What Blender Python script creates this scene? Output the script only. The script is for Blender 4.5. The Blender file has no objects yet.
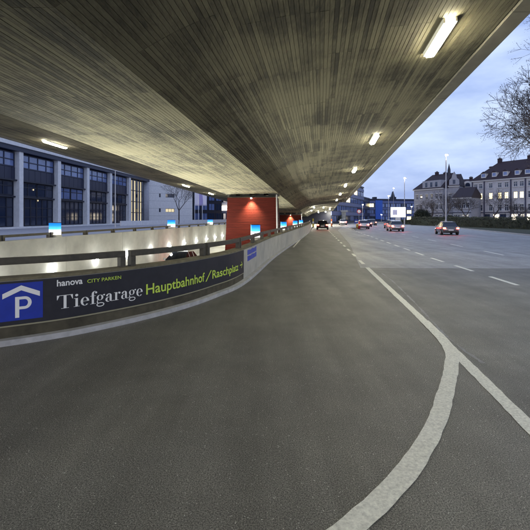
import bpy, bmesh, math, random
from mathutils import Vector, Matrix, geometry
R = math.radians
random.seed(7)
scene = bpy.context.scene
COL = scene.collection

# ------------------------------------------------------------------ camera
EYE = 2.0
cam_d = bpy.data.cameras.new('camera')
cam = bpy.data.objects.new('camera', cam_d)
COL.objects.link(cam)
cam.location = (0, 0, EYE)
cam.rotation_euler = (R(90), 0, 0)
cam_d.sensor_width = 36
cam_d.lens = 36 * 410 / 530
cam_d.shift_y = -48 / 530
cam_d.clip_start = 0.05
cam_d.clip_end = 6000
scene.camera = cam
scene.view_settings.view_transform = 'Standard'
scene.view_settings.look = 'None'
scene.view_settings.gamma = 1
scene.view_settings.exposure = 1.72
scene.cycles.max_bounces = 8
scene.cycles.diffuse_bounces = 4
scene.cycles.use_denoising = True
scene.cycles.sample_clamp_indirect = 6

# ------------------------------------------------------------------ sky and sun
SUN_EL, SUN_AZ = R(4), R(200)
w = bpy.data.worlds.new('World'); scene.world = w; w.use_nodes = True
nt = w.node_tree; nt.nodes.clear()
def N(t, **k):
    n = nt.nodes.new(t)
    for a, b in k.items(): setattr(n, a, b)
    return n
out = N('ShaderNodeOutputWorld'); bg = N('ShaderNodeBackground'); bg.inputs[1].default_value = 0.1
sky = N('ShaderNodeTexSky', sky_type='NISHITA'); sky.sun_disc = False
sky.sun_elevation = SUN_EL; sky.sun_rotation = SUN_AZ
tc = N('ShaderNodeTexCoord'); mp = N('ShaderNodeMapping'); mp.inputs['Scale'].default_value = (1.0, 1.0, 3.2); mp.inputs['Rotation'].default_value = (.1, .06, .4)
no = N('ShaderNodeTexNoise'); no.inputs['Scale'].default_value = 2.3; no.inputs['Detail'].default_value = 7; no.inputs['Roughness'].default_value = .55
cr = N('ShaderNodeValToRGB')
cr.color_ramp.elements[0].position = .40; cr.color_ramp.elements[0].color = (.98, 1.38, 2.62, 1)
cr.color_ramp.elements[1].position = .61; cr.color_ramp.elements[1].color = (2.1, 2.55, 3.6, 1)
mx = N('ShaderNodeMixRGB'); mx.inputs[0].default_value = .94
nt.links.new(tc.outputs['Generated'], mp.inputs[0]); nt.links.new(mp.outputs[0], no.inputs['Vector'])
nt.links.new(no.outputs['Fac'], cr.inputs[0]); nt.links.new(sky.outputs[0], mx.inputs[1]); nt.links.new(cr.outputs[0], mx.inputs[2])
nt.links.new(mx.outputs[0], bg.inputs[0]); nt.links.new(bg.outputs[0], out.inputs[0])
sl = bpy.data.lights.new('sun', 'SUN'); sl.energy = .25; sl.angle = R(20); sl.color = (1, .93, .88)
so = bpy.data.objects.new('sun', sl); COL.objects.link(so)
dv = Vector((math.sin(SUN_AZ) * math.cos(SUN_EL), math.cos(SUN_AZ) * math.cos(SUN_EL), math.sin(SUN_EL)))
so.rotation_euler = dv.to_track_quat('Z', 'Y').to_euler()

# ------------------------------------------------------------------ materials
def mat(name, col, rough=.8, metal=0, var=.0, vs=3.0, bump=0.0, bs=40, emit=None, es=0, spec=.5, col2=None, stretch=(1, 1, 1), detail=8):
    m = bpy.data.materials.new(name); m.use_nodes = True
    t = m.node_tree; b = t.nodes['Principled BSDF']
    b.inputs['Base Color'].default_value = (*col, 1); b.inputs['Roughness'].default_value = rough
    b.inputs['Metallic'].default_value = metal; b.inputs['Specular IOR Level'].default_value = spec
    if emit:
        b.inputs['Emission Color'].default_value = (*emit, 1); b.inputs['Emission Strength'].default_value = es
    if var or bump or col2:
        tcn = t.nodes.new('ShaderNodeTexCoord'); mpn = t.nodes.new('ShaderNodeMapping'); mpn.inputs['Scale'].default_value = stretch
        t.links.new(tcn.outputs['Object'], mpn.inputs[0])
        n = t.nodes.new('ShaderNodeTexNoise'); n.inputs['Scale'].default_value = vs; n.inputs['Detail'].default_value = detail
        n.inputs['Roughness'].default_value = .62
        t.links.new(mpn.outputs[0], n.inputs['Vector'])
        r = t.nodes.new('ShaderNodeValToRGB')
        c2 = col2 or tuple(min(1, c * (1 + var)) for c in col); c1 = tuple(c * (1 - var) for c in col)
        r.color_ramp.elements[0].position = .3; r.color_ramp.elements[0].color = (*c1, 1)
        r.color_ramp.elements[1].position = .7; r.color_ramp.elements[1].color = (*c2, 1)
        t.links.new(n.outputs['Fac'], r.inputs[0]); t.links.new(r.outputs[0], b.inputs['Base Color'])
        if bump:
            n2 = t.nodes.new('ShaderNodeTexNoise'); n2.inputs['Scale'].default_value = bs; n2.inputs['Detail'].default_value = 4
            t.links.new(mpn.outputs[0], n2.inputs['Vector'])
            bp = t.nodes.new('ShaderNodeBump'); bp.inputs['Strength'].default_value = bump; bp.inputs['Distance'].default_value = .02
            t.links.new(n2.outputs['Fac'], bp.inputs['Height']); t.links.new(bp.outputs[0], b.inputs['Normal'])
    return m

def asphalt(name='asphalt', k=1.0, tint=(1, 1, 1)):
    m = bpy.data.materials.new(name); m.use_nodes = True
    t = m.node_tree; b = t.nodes['Principled BSDF']; L = t.links
    tcn = t.nodes.new('ShaderNodeTexCoord')
    def noise(s, d=6, r=.6, st=(1, 1, 1)):
        mp_ = t.nodes.new('ShaderNodeMapping'); mp_.inputs['Scale'].default_value = st
        L.new(tcn.outputs['Object'], mp_.inputs[0])
        n = t.nodes.new('ShaderNodeTexNoise'); n.inputs['Scale'].default_value = s; n.inputs['Detail'].default_value = d; n.inputs['Roughness'].default_value = r
        L.new(mp_.outputs[0], n.inputs['Vector']); return n
    def ramp(n, p0, c0, p1, c1):
        r = t.nodes.new('ShaderNodeValToRGB'); e = r.color_ramp.elements
        e[0].position = p0; e[0].color = (*c0, 1); e[1].position = p1; e[1].color = (*c1, 1)
        L.new(n, r.inputs[0]); return r
    def mul(a, c, f=1, bt='MULTIPLY'):
        x = t.nodes.new('ShaderNodeMixRGB'); x.blend_type = bt; x.inputs[0].default_value = f
        L.new(a, x.inputs[1]); L.new(c, x.inputs[2]); return x.outputs[0]
    base = ramp(noise(.8, 7, .7).outputs['Fac'], .3, tuple(q * k * w_ for q, w_ in zip((.106, .104, .097), tint)), .7, tuple(q * k * w_ for q, w_ in zip((.165, .163, .15), tint)))
    grain = ramp(noise(95, 3, .85).outputs['Fac'], .42, (.34, .34, .33), .60, (1.95, 1.93, 1.86))
    c = mul(base.outputs[0], grain.outputs[0])
    band = ramp(noise(.5, 6, .65, (2.6, .25, 1)).outputs['Fac'], .35, (.76, .76, .76), .65, (1.16, 1.16, 1.16))
    c = mul(c, band.outputs[0])
    v = t.nodes.new('ShaderNodeTexVoronoi'); v.inputs['Scale'].default_value = 52; L.new(tcn.outputs['Object'], v.inputs['Vector'])
    sp = ramp(v.outputs['Distance'], .10, (1, 1, 1), .2, (0, 0, 0))
    spm = ramp(noise(20, 3).outputs['Fac'], .52, (0, 0, 0), .62, (.75, .75, .70))
    s2 = mul(sp.outputs[0], spm.outputs[0])
    c = mul(c, s2, 1, 'ADD')
    L.new(c, b.inputs['Base Color'])
    rr = t.nodes.new('ShaderNodeMapRange'); L.new(noise(1.1, 4).outputs['Fac'], rr.inputs[0])
    rr.inputs[3].default_value = .5; rr.inputs[4].default_value = .78; L.new(rr.outputs[0], b.inputs['Roughness'])
    bp = t.nodes.new('ShaderNodeBump'); bp.inputs['Strength'].default_value = .22; bp.inputs['Distance'].default_value = .004
    L.new(noise(150, 3, .8).outputs['Fac'], bp.inputs['Height']); L.new(bp.outputs[0], b.inputs['Normal'])
    return m

def board_concrete():
    m = bpy.data.materials.new('board_marked_concrete'); m.use_nodes = True
    t = m.node_tree; b = t.nodes['Principled BSDF']; L = t.links
    tcn = t.nodes.new('ShaderNodeTexCoord')
    at = t.nodes.new('ShaderNodeAttribute'); at.attribute_name = 'tone'
    n = t.nodes.new('ShaderNodeTexNoise'); n.inputs['Scale'].default_value = .33; n.inputs['Detail'].default_value = 7; n.inputs['Roughness'].default_value = .65
    L.new(tcn.outputs['Object'], n.inputs['Vector'])
    mp_ = t.nodes.new('ShaderNodeMapping'); mp_.inputs['Scale'].default_value = (20, 1.5, 20); mp_.inputs['Rotation'].default_value = (0, 0, R(7.6))
    L.new(tcn.outputs['Object'], mp_.inputs[0])
    n2 = t.nodes.new('ShaderNodeTexNoise'); n2.inputs['Scale'].default_value = 1.5; n2.inputs['Detail'].default_value = 10; n2.inputs['Roughness'].default_value = .78
    L.new(mp_.outputs[0], n2.inputs['Vector'])
    a1 = t.nodes.new('ShaderNodeMath'); a1.operation = 'ADD'
    a2 = t.nodes.new('ShaderNodeMath'); a2.operation = 'ADD'
    s1 = t.nodes.new('ShaderNodeMath'); s1.operation = 'MULTIPLY'; s1.inputs[1].default_value = .26; L.new(at.outputs['Fac'], s1.inputs[0])
    s2 = t.nodes.new('ShaderNodeMath'); s2.operation = 'MULTIPLY'; s2.inputs[1].default_value = .68; L.new(n2.outputs['Fac'], s2.inputs[0])
    L.new(s1.outputs[0], a1.inputs[0]); L.new(s2.outputs[0], a1.inputs[1]); L.new(a1.outputs[0], a2.inputs[0])
    s3 = t.nodes.new('ShaderNodeMath'); s3.operation = 'MULTIPLY'; s3.inputs[1].default_value = .89; L.new(n.outputs['Fac'], s3.inputs[0]); L.new(s3.outputs[0], a2.inputs[1])
    r = t.nodes.new('ShaderNodeValToRGB'); e = r.color_ramp.elements
    e[0].position = .55; e[0].color = (.009, .008, .005, 1); e[1].position = 1.02; e[1].color = (.165, .150, .092, 1)
    x = e.new(.78); x.color = (.042, .038, .023, 1)
    L.new(a2.outputs[0], r.inputs[0]); L.new(r.outputs[0], b.inputs['Base Color']); b.inputs['Roughness'].default_value = .85
    bp = t.nodes.new('ShaderNodeBump'); bp.inputs['Strength'].default_value = .5; bp.inputs['Distance'].default_value = .012
    L.new(n2.outputs['Fac'], bp.inputs['Height']); L.new(bp.outputs[0], b.inputs['Normal'])
    return m

def light_box_face():      # printed film on the lit box: blue above, white below
    m = bpy.data.materials.new('lit_advert_film'); m.use_nodes = True
    t = m.node_tree; b = t.nodes['Principled BSDF']; L = t.links
    tcn = t.nodes.new('ShaderNodeTexCoord'); sx = t.nodes.new('ShaderNodeSeparateXYZ'); L.new(tcn.outputs['Object'], sx.inputs[0])
    r = t.nodes.new('ShaderNodeValToRGB'); e = r.color_ramp.elements
    e[0].position = .33; e[0].color = (1, .97, .9, 1); e[1].position = .60; e[1].color = (.0, .13, .62, 1)
    x = e.new(.40); x.color = (.06, .40, 1, 1)
    L.new(sx.outputs['Z'], r.inputs[0]); L.new(r.outputs[0], b.inputs['Base Color']); L.new(r.outputs[0], b.inputs['Emission Color'])
    b.inputs['Emission Strength'].default_value = .62
    return m

M = dict(
    asphalt=asphalt(), asphalt2=asphalt('asphalt_lit_tone', 1.9, (.98, 1, 1.1)), soffit=board_concrete(), boxface=light_box_face(),  # asphalt2: same road, brighter light put into a paler colour
    concrete=mat('pale_concrete', (.43, .42, .37), .85, var=.16, vs=1.3, bump=.25, bs=25),
    wallconc=mat('retaining_wall_concrete', (.40, .395, .37), .85, var=.2, vs=.8, bump=.2, bs=20),
    cap=mat('weathered_wall_cap', (.17, .15, .09), .9, var=.35, vs=5, bump=.3),
    footdark=mat('dark_concrete_foot', (.07, .062, .04), .9, var=.45, vs=3, bump=.3),
    deck=mat('deck_concrete', (.24, .22, .17), .85, var=.25, vs=1.2, bump=.3),
    edgebeam=mat('edge_beam_concrete', (.13, .122, .098), .85, var=.2, vs=1.5, bump=.2),
    rail=mat('olive_brown_steel', (.062, .055, .038), .6, var=.3, vs=9),
    floor=mat('ramp_concrete', (.5, .49, .45), .7, var=.18, vs=.7),
    paint=mat('road_paint', (.68, .68, .61), .7, var=.26, vs=38, bump=.2, bs=120),
    seal=mat('crack_sealant', (.17, .17, .17), .5, var=.3, vs=10),
    paving=mat('plaza_paving', (.30, .29, .31), .8, var=.14, vs=4),
    kerb=mat('kerb_stone', (.42, .42, .42), .8, var=.2, vs=6),
    grass=mat('verge_grass', (.035, .04, .018), .95, var=.5, vs=9, bump=.6),
    leaf=mat('hedge_leaf', (.042, .043, .017), .8, var=.5, vs=1.3),
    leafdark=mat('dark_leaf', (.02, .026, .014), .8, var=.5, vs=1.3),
    bark=mat('bark', (.07, .058, .055), .95, var=.35, vs=12, bump=.5),
    banner=mat('banner_charcoal', (.018, .017, .022), .55, var=.25, vs=6),
    trim=mat('banner_trim', (.30, .28, .18), .6),
    pblue=mat('sign_blue', (.012, .035, .36), .5, var=.12, vs=8),
    white=mat('sign_white', (.85, .85, .82), .6),
    lime=mat('sign_lime', (.56, .74, .09), .6),
    red=mat('red_cladding', (.050, .006, .0035), .8, spec=.12, var=.36, vs=1.6, bump=.3, bs=10, stretch=(.35, .35, 5)),
    bearing=mat('bearing_black', (.012, .012, .012), .7),
    pale=mat('pale_metal', (.5, .5, .5), .5),
    lamp=mat('lamp_tube', (1, 1, 1), .5, emit=(1, .92, .66), es=52),
    lampfar=mat('tube_far', (1, 1, 1), .5, emit=(1, .95, .80), es=230),
    lampbody=mat('lamp_housing', (.7, .69, .62), .6),
    bulb=mat('wall_light', (1, 1, 1), .5, emit=(.97, 1, .97), es=45),
    street=mat('street_light', (1, 1, 1), .5, emit=(1, .84, .60), es=70),
    spotm=mat('spot_lens', (1, 1, 1), .5, emit=(1, .85, .6), es=25),
    pillar=mat('facade_stone', (.75, .72, .70), .8, var=.1, vs=2),
    facade=mat('facade_dark_metal', (.010, .012, .026), .5, var=.2, vs=3),
    fascia=mat('facade_blue_black', (.018, .021, .048), .5),
    glass=mat('dark_glass', (.02, .03, .06), .08, spec=.8),
    skyglass=mat('pale_reflecting_glass', (.13, .18, .36), .12, spec=.9, var=.25, vs=.4),
    litglass=mat('lit_window', (.8, .75, .5), .3, emit=(1, .82, .42), es=.9),
    shoplit=mat('shop_light', (.8, .8, .7), .3, emit=(1, .85, .62), es=1.4),
    warmlit=mat('warm_interior', (.8, .7, .4), .5, emit=(1, .80, .45), es=.2),
    oldwall=mat('old_render', (.27, .275, .32), .85, var=.14, vs=1.5),
    oldwall2=mat('cream_render', (.40, .39, .42), .85, var=.12, vs=1.5),
    trimdark=mat('dark_pilaster', (.05, .05, .085), .8, var=.2, vs=4),
    roof=mat('roof_tile', (.026, .017, .024), .8, var=.35, vs=6, stretch=(1, 1, 6)),
    roofred=mat('roof_tile_red', (.026, .014, .020), .8, var=.35, vs=6, stretch=(1, 1, 6)),
    wframe=mat('window_frame', (.5, .5, .52), .6),
    office=mat('office_panel', (.03, .042, .10), .6, var=.12, vs=2),
    officelt=mat('office_band', (.085, .11, .24), .5, var=.12, vs=2),
    officeblue=mat('blue_panel', (.03, .10, .45), .5),
    billboard=mat('billboard_lit', (.8, .8, .8), .5, emit=(.95, .97, 1), es=1.0, var=.2, vs=.9),
    steel=mat('galvanised_steel', (.33, .33, .36), .45, metal=.5, var=.1, vs=5),
    flag=mat('flag_cloth', (.62, .60, .72), .8),
    flagv=mat('flag_cloth_violet', (.30, .27, .52), .8),
    tyre=mat('tyre', (.012, .012, .012), .8), rim=mat('rim', (.4, .4, .42), .35, metal=.8),
    carglass=mat('car_glass', (.01, .012, .018), .06, spec=.8),
    tail=mat('tail_light', (.6, .02, .01), .3, emit=(1, .04, .02), es=24),
    headl=mat('head_light', (.9, .9, .9), .2, emit=(1, .95, .85), es=3),
    yellow=mat('warning_yellow', (.7, .5, .02), .5), orange=mat('warning_orange', (.6, .13, .02), .5),
    redp=mat('sign_red', (.5, .02, .02), .5), plastic=mat('black_plastic', (.02, .02, .02), .5),
    block=mat('lit_web_concrete', (.5, .46, .33), .85, var=.1, vs=2),  # deck web concrete with its lit look put into the colour
    sticker=mat('sticker_blue', (.03, .07, .5), .5),
)
def carpaint(name, col):
    m = mat(name, col, .25, metal=.3); m.node_tree.nodes['Principled BSDF'].inputs['Coat Weight'].default_value = .6; return m

# ------------------------------------------------------------------ mesh helpers
class MB:
    def __init__(s): s.v = []; s.f = []; s.mi = []; s.cur = 0
    def add(s, vs, fs, mi=0):
        o = len(s.v); s.v += [tuple(p) for p in vs]; s.f += [tuple(i + o for i in f) for f in fs]; s.mi += [mi] * len(fs)
    def quad(s, a, b, c, d, mi=0): s.add([a, b, c, d], [(0, 1, 2, 3)], mi)
    def box(s, x0, x1, y0, y1, z0, z1, mi=0):
        s.add([(x0, y0, z0), (x1, y0, z0), (x1, y1, z0), (x0, y1, z0), (x0, y0, z1), (x1, y0, z1), (x1, y1, z1), (x0, y1, z1)],
              [(0, 3, 2, 1), (4, 5, 6, 7), (0, 1, 5, 4), (1, 2, 6, 5), (2, 3, 7, 6), (3, 0, 4, 7)], mi)
    def tube(s, p, q, r0, r1, n=8, mi=0, cap=True):
        p = Vector(p); q = Vector(q); d = (q - p)
        if d.length < 1e-6: return
        z = d.normalized(); a = z.orthogonal().normalized(); b = z.cross(a)
        vs = []
        for c, r in ((p, r0), (q, r1)):
            for i in range(n):
                t = 2 * math.pi * i / n; vs.append(c + a * (r * math.cos(t)) + b * (r * math.sin(t)))
        fs = [(i, (i + 1) % n, n + (i + 1) % n, n + i) for i in range(n)]
        if cap: fs += [tuple(range(n - 1, -1, -1)), tuple(range(n, 2 * n))]
        s.add(vs, fs, mi)
    def ball(s, c, r, n=8, mi=0, sz=1):
        vs = []; fs = []; m = n // 2
        for j in range(m + 1):
            ph = math.pi * j / m
            for i in range(n):
                t = 2 * math.pi * i / n
                vs.append((c[0] + r * math.sin(ph) * math.cos(t), c[1] + r * math.sin(ph) * math.sin(t), c[2] + r * sz * math.cos(ph)))
        for j in range(m):
            for i in range(n): fs.append((j * n + i, (j + 1) * n + i, (j + 1) * n + (i + 1) % n, j * n + (i + 1) % n))
        s.add(vs, fs, mi)
    def prism(s, poly, y0, y1, mi=0):     # polygon in xz extruded along y
        n = len(poly)
        s.add([(x, y0, z) for x, z in poly] + [(x, y1, z) for x, z in poly],
              [tuple(range(n)), tuple(range(2 * n - 1, n - 1, -1))] + [(i, i + n, (i + 1) % n + n, (i + 1) % n) for i in range(n)], mi)
    def build(s, name, mats, parent=None, bevel=0, smooth=False, fix=True):
        me = bpy.data.meshes.new(name); me.from_pydata(s.v, [], s.f)
        mats = mats if isinstance(mats, (list, tuple)) else [mats]
        for m in mats: me.materials.append(M[m] if isinstance(m, str) else m)
        me.polygons.foreach_set('material_index', s.mi)
        if smooth: me.polygons.foreach_set('use_smooth', [True] * len(me.polygons))
        if fix and len(s.f) < 20000:
            bm = bmesh.new(); bm.from_mesh(me); bmesh.ops.recalc_face_normals(bm, faces=bm.faces); bm.to_mesh(me); bm.free()
        me.update()
        o = bpy.data.objects.new(name, me); COL.objects.link(o)
        if parent: o.parent = parent
        if bevel:
            b = o.modifiers.new('bevel', 'BEVEL'); b.width = bevel; b.segments = 2; b.limit_method = 'ANGLE'
        return o
def tag(o, label, cat, group=None):
    o['label'] = label; o['category'] = cat
    if group: o['group'] = group
    return o
def thing(name, label, cat, loc=(0, 0, 0), rz=0, group=None):
    o = bpy.data.objects.new(name, None); COL.objects.link(o); o.location = loc; o.rotation_euler = (0, 0, rz)
    o.empty_display_size = .2
    return tag(o, label, cat, group)
def structure(o): o['kind'] = 'structure'; return o
def dup(root, loc=None, rz=None, label=None, swap=None):
    r = root.copy(); COL.objects.link(r)
    if loc is not None: r.location = loc
    if rz is not None: r.rotation_euler = (0, 0, rz)
    if label: r['label'] = label
    for ch in list(root.children):
        c = ch.copy(); COL.objects.link(c); c.parent = r
        for g in list(ch.children):
            d = g.copy(); COL.objects.link(d); d.parent = c
        if swap and ch.name.split('.')[0] in swap:
            for k, m in enumerate(c.material_slots):
                c.material_slots[k].link = 'OBJECT'; c.material_slots[k].material = swap[ch.name.split('.')[0]]
    return r

SL = .134                                   # road and viaduct run along (SL, 1)
def ax(a, Y): return a + SL * Y             # lateral offset a at distance Y
GRADE = -.027
ROADROT = -math.atan(SL)

# near parapet path (plan), from far to near and round to the left
WP = [(8.4, 76), (5.65, 54.6), (3.6, 41), (1.95, 31), (.25, 20.5), (-.80, 12.75), (-1.46, 10.35), (-2.23, 8.68), (-3.29, 7.28), (-4.23, 6.54), (-5.6, 5.7), (-8.2, 4.9), (-12.4, 4.2)]
def catmull(P, n=14):
    o = []; Q = [P[0]] + P + [P[-1]]
    for i in range(1, len(Q) - 2):
        for k in range(n):
            t = k / n; p0, p1, p2, p3 = Q[i - 1], Q[i], Q[i + 1], Q[i + 2]
            o.append(tuple(.5 * ((2 * p1[j]) + (-p0[j] + p2[j]) * t + (2 * p0[j] - 5 * p1[j] + 4 * p2[j] - p3[j]) * t * t + (-p0[j] + 3 * p1[j] - 3 * p2[j] + p3[j]) * t ** 3) for j in (0, 1)))
    o.append(P[-1]); return o
WPATH = [Vector((x, y, 0)) for x, y in catmull(WP)][::-1]      # now from the left / near end to far
WS = [0]
for i in range(1, len(WPATH)): WS.append(WS[-1] + (WPATH[i] - WPATH[i - 1]).length)
def wpos(s):
    s = max(0, min(WS[-1] - 1e-4, s))
    lo, hi = 0, len(WS) - 1
    while hi - lo > 1:
        m = (lo + hi) // 2
        if WS[m] <= s: lo = m
        else: hi = m
    t = (s - WS[lo]) / (WS[hi] - WS[lo]); p = WPATH[lo].lerp(WPATH[hi], t)
    def tan(i):
        a = WPATH[max(0, i - 1)]; b = WPATH[min(len(WPATH) - 1, i + 1)]; return (b - a).normalized()
    d = tan(lo).lerp(tan(hi), t).normalized()
    return p, d, Vector((d.y, -d.x, 0))        # normal points to the road
def s_of_px(px):
    best = min(range(2000), key=lambda k: abs(265 + 410 * wpos(WS[-1] * k / 2000)[0].x / wpos(WS[-1] * k / 2000)[0].y - px) if wpos(WS[-1] * k / 2000)[0].y > 3 else 1e9)
    return WS[-1] * best / 2000
def wmap(s, off, z):
    p, d, n = wpos(s); q = p + n * off; return (q.x, q.y, z)

# ------------------------------------------------------------------ ground
W2A = -13.0
outer = [(-900, -60), (900, -60), (900, 2500), (-900, 2500)]
hole = [(p.x, p.y) for p in WPATH] + [(ax(W2A, 76), 76), (ax(W2A, 4.0), 4.0)]
hole = hole[::-1]
pts = [Vector((x, y, 0)) for x, y in outer]; hpts = [Vector((x, y, 0)) for x, y in hole]
tri = geometry.tessellate_polygon([pts, hpts])
b = MB(); b.add(pts + hpts, [tuple(t) for t in tri])
road = structure(b.build('road', 'asphalt'))
for p in road.data.polygons:
    pass
bm = bmesh.new(); bm.from_mesh(road.data)
for f in bm.faces:
    f.normal_update()
    if f.normal.z < 0: f.normal_flip()
bm.to_mesh(road.data); bm.free()

# garage ramp floor between the two walls
def fz(Y): return -2.15 if Y < 40 else -2.15 + 2.15 * min(1, (Y - 40) / 36)
b = MB()
ys = [2, 20, 40, 46, 52, 58, 64, 70, 75.9]
for y0, y1 in zip(ys, ys[1:]):
    b.quad((ax(W2A, y0) - .1, y0, fz(y0)), (ax(1.5 if y1 < 76 else -2, y0), y0, fz(y0)), (ax(-1.0, y1), y1, fz(y1)), (ax(W2A, y1) - .1, y1, fz(y1)))
structure(b.build('ramp_floor', 'floor'))

# plaza pavement on the left and verge on the right (raised by a kerb)
def slab(name, poly, z, m, zb=0):
    P = [Vector((x, y, z)) for x, y in poly]
    b = MB(); n = len(P)
    b.add(P, [tuple(t) for t in geometry.tessellate_polygon([P])])
    for i in range(n):
        a, c = P[i], P[(i + 1) % n]; b.quad(a, c, (c.x, c.y, zb), (a.x, a.y, zb))
    return structure(b.build(name, m))
slab('plaza_pavement', [(ax(W2A, 3) - .33, 3), (ax(W2A, 120) - .33, 120), (-20, 190), (-90, 190), (-90, 3)], .1, 'paving', -.4)
KERB = [(22.5, 12), (25, 28), (28.2, 43), (35.5, 80), (42.5, 117), (50, 160)]
slab('verge_grass', [(x + .2, y) for x, y in KERB] + [(150, 160), (150, 12)], .115, 'grass')
for i, (p, q) in enumerate(zip(KERB, KERB[1:])):
    b = MB(); p, q = Vector((*p, 0)), Vector((*q, 0)); d = (q - p).normalized(); n = Vector((d.y, -d.x, 0)); L = (q - p).length; k = 0
    while k * 1.0 < L - .5:
        a = p + d * (k + .01); c = p + d * (k + .99); z = .12 + random.uniform(-.004, .004)
        b.add([a, c, c + n * .2, a + n * .2] + [v + Vector((0, 0, z)) for v in (a, c, c + n * .2, a + n * .2)],
              [(4, 5, 6, 7), (0, 1, 5, 4), (2, 3, 7, 6), (1, 2, 6, 5), (3, 0, 4, 7)]); k += 1
    o = structure(b.build('kerb', 'kerb'))

slab('road_light_sheet', [(3.75, 16.1), (23.2, 15.6), (24.8, 27.5), (28.0, 43), (35.2, 80), (42.2, 117), (30, 130), (22, 112), (11.0, 62), (6.2, 30)], .0035, 'asphalt2', 0)  # paler sheet paints the brighter light on the right road into its colour
# ------------------------------------------------------------------ road markings
def stripe(name, P, wd, m='paint', z=.006, ragged=.006, dense=.12):
    C = [Vector((x, y, 0)) for x, y in P]; L = [0]
    for i in range(1, len(C)): L.append(L[-1] + (C[i] - C[i - 1]).length)
    n = max(2, int(L[-1] / dense)); vs = []; j = 0
    for k in range(n + 1):
        s = L[-1] * k / n
        while j < len(C) - 2 and L[j + 1] < s: j += 1
        t = (s - L[j]) / max(1e-6, L[j + 1] - L[j]); p = C[j].lerp(C[j + 1], t)
        d0 = (C[j + 1] - C[max(0, j)]).normalized(); d1 = (C[min(len(C) - 1, j + 2)] - C[j + 1]); d1 = d1.normalized() if d1.length > 1e-6 else d0
        dd = d0.lerp(d1, t * .5).normalized(); nn = Vector((dd.y, -dd.x, 0))
        ww = wd(s / L[-1]) if callable(wd) else wd
        vs += [p - nn * (ww / 2 + random.uniform(-ragged, ragged)) + Vector((0, 0, z)), p + nn * (ww / 2 + random.uniform(-ragged, ragged)) + Vector((0, 0, z))]
    b = MB(); b.add(vs, [(2 * k, 2 * k + 1, 2 * k + 3, 2 * k + 2) for k in range(n)])
    return structure(b.build(name, m))
def la(Y): return 2.0 - .0165 * max(0, Y - 8) + .00005 * max(0, Y - 8) ** 2
stripe('lane_line', [(ax(la(y), y), y) for y in (-4, 0, 3, 6, 8, 10, 12, 14, 16.2)], .155)
stripe('curved_line', catmull([(3.06, 7.9), (2.93, 6.9), (2.84, 6.4), (2.68, 5.88), (2.38, 5.26), (2.02, 4.6), (1.74, 4.1), (1.26, 3.4), (.8, 2.87), (.2, 2.35), (-.8, 1.7), (-2.4, 1.1)], 8), .175, z=.010)
Y = 17.4
while Y < 70:
    stripe('lane_dash', [(ax(la(Y), Y), Y), (ax(la(Y + 1.5), Y + 1.5), Y + 1.5)], .14); Y += 3.4
def ra(Y): return 5.78 - .045 * (Y - 12) if Y < 20 else 5.42 - .01 * (Y - 20)
Y = 2.6
while Y < 80:
    stripe('lane_dash', [(ax(ra(Y), Y), Y), (ax(ra(Y + 1.75), Y + 1.75), Y + 1.75)], .15); Y += 3.13
Y = 9
while Y < 90:
    stripe('lane_dash', [(ax(9.6, Y), Y), (ax(9.6, Y + 2.6), Y + 2.6)], .14); Y += 6.2
stripe('edge_line', [(ax(-1.75, y), y) for y in (27, 30, 40, 50, 60, 70)], .10)
stripe('edge_line', [(x - .6, y) for x, y in KERB], .14, dense=.6)
stripe('sealed_crack', [(4.15, 14.6), (3.98, 12.8), (3.82, 11.7), (3.5, 9.6), (3.36, 8.8), (3.05, 6.95), (2.97, 6.03), (2.99, 5.6)], lambda t: .035 + .02 * math.sin(t * 40), 'seal', .004, .014, .06)
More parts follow.
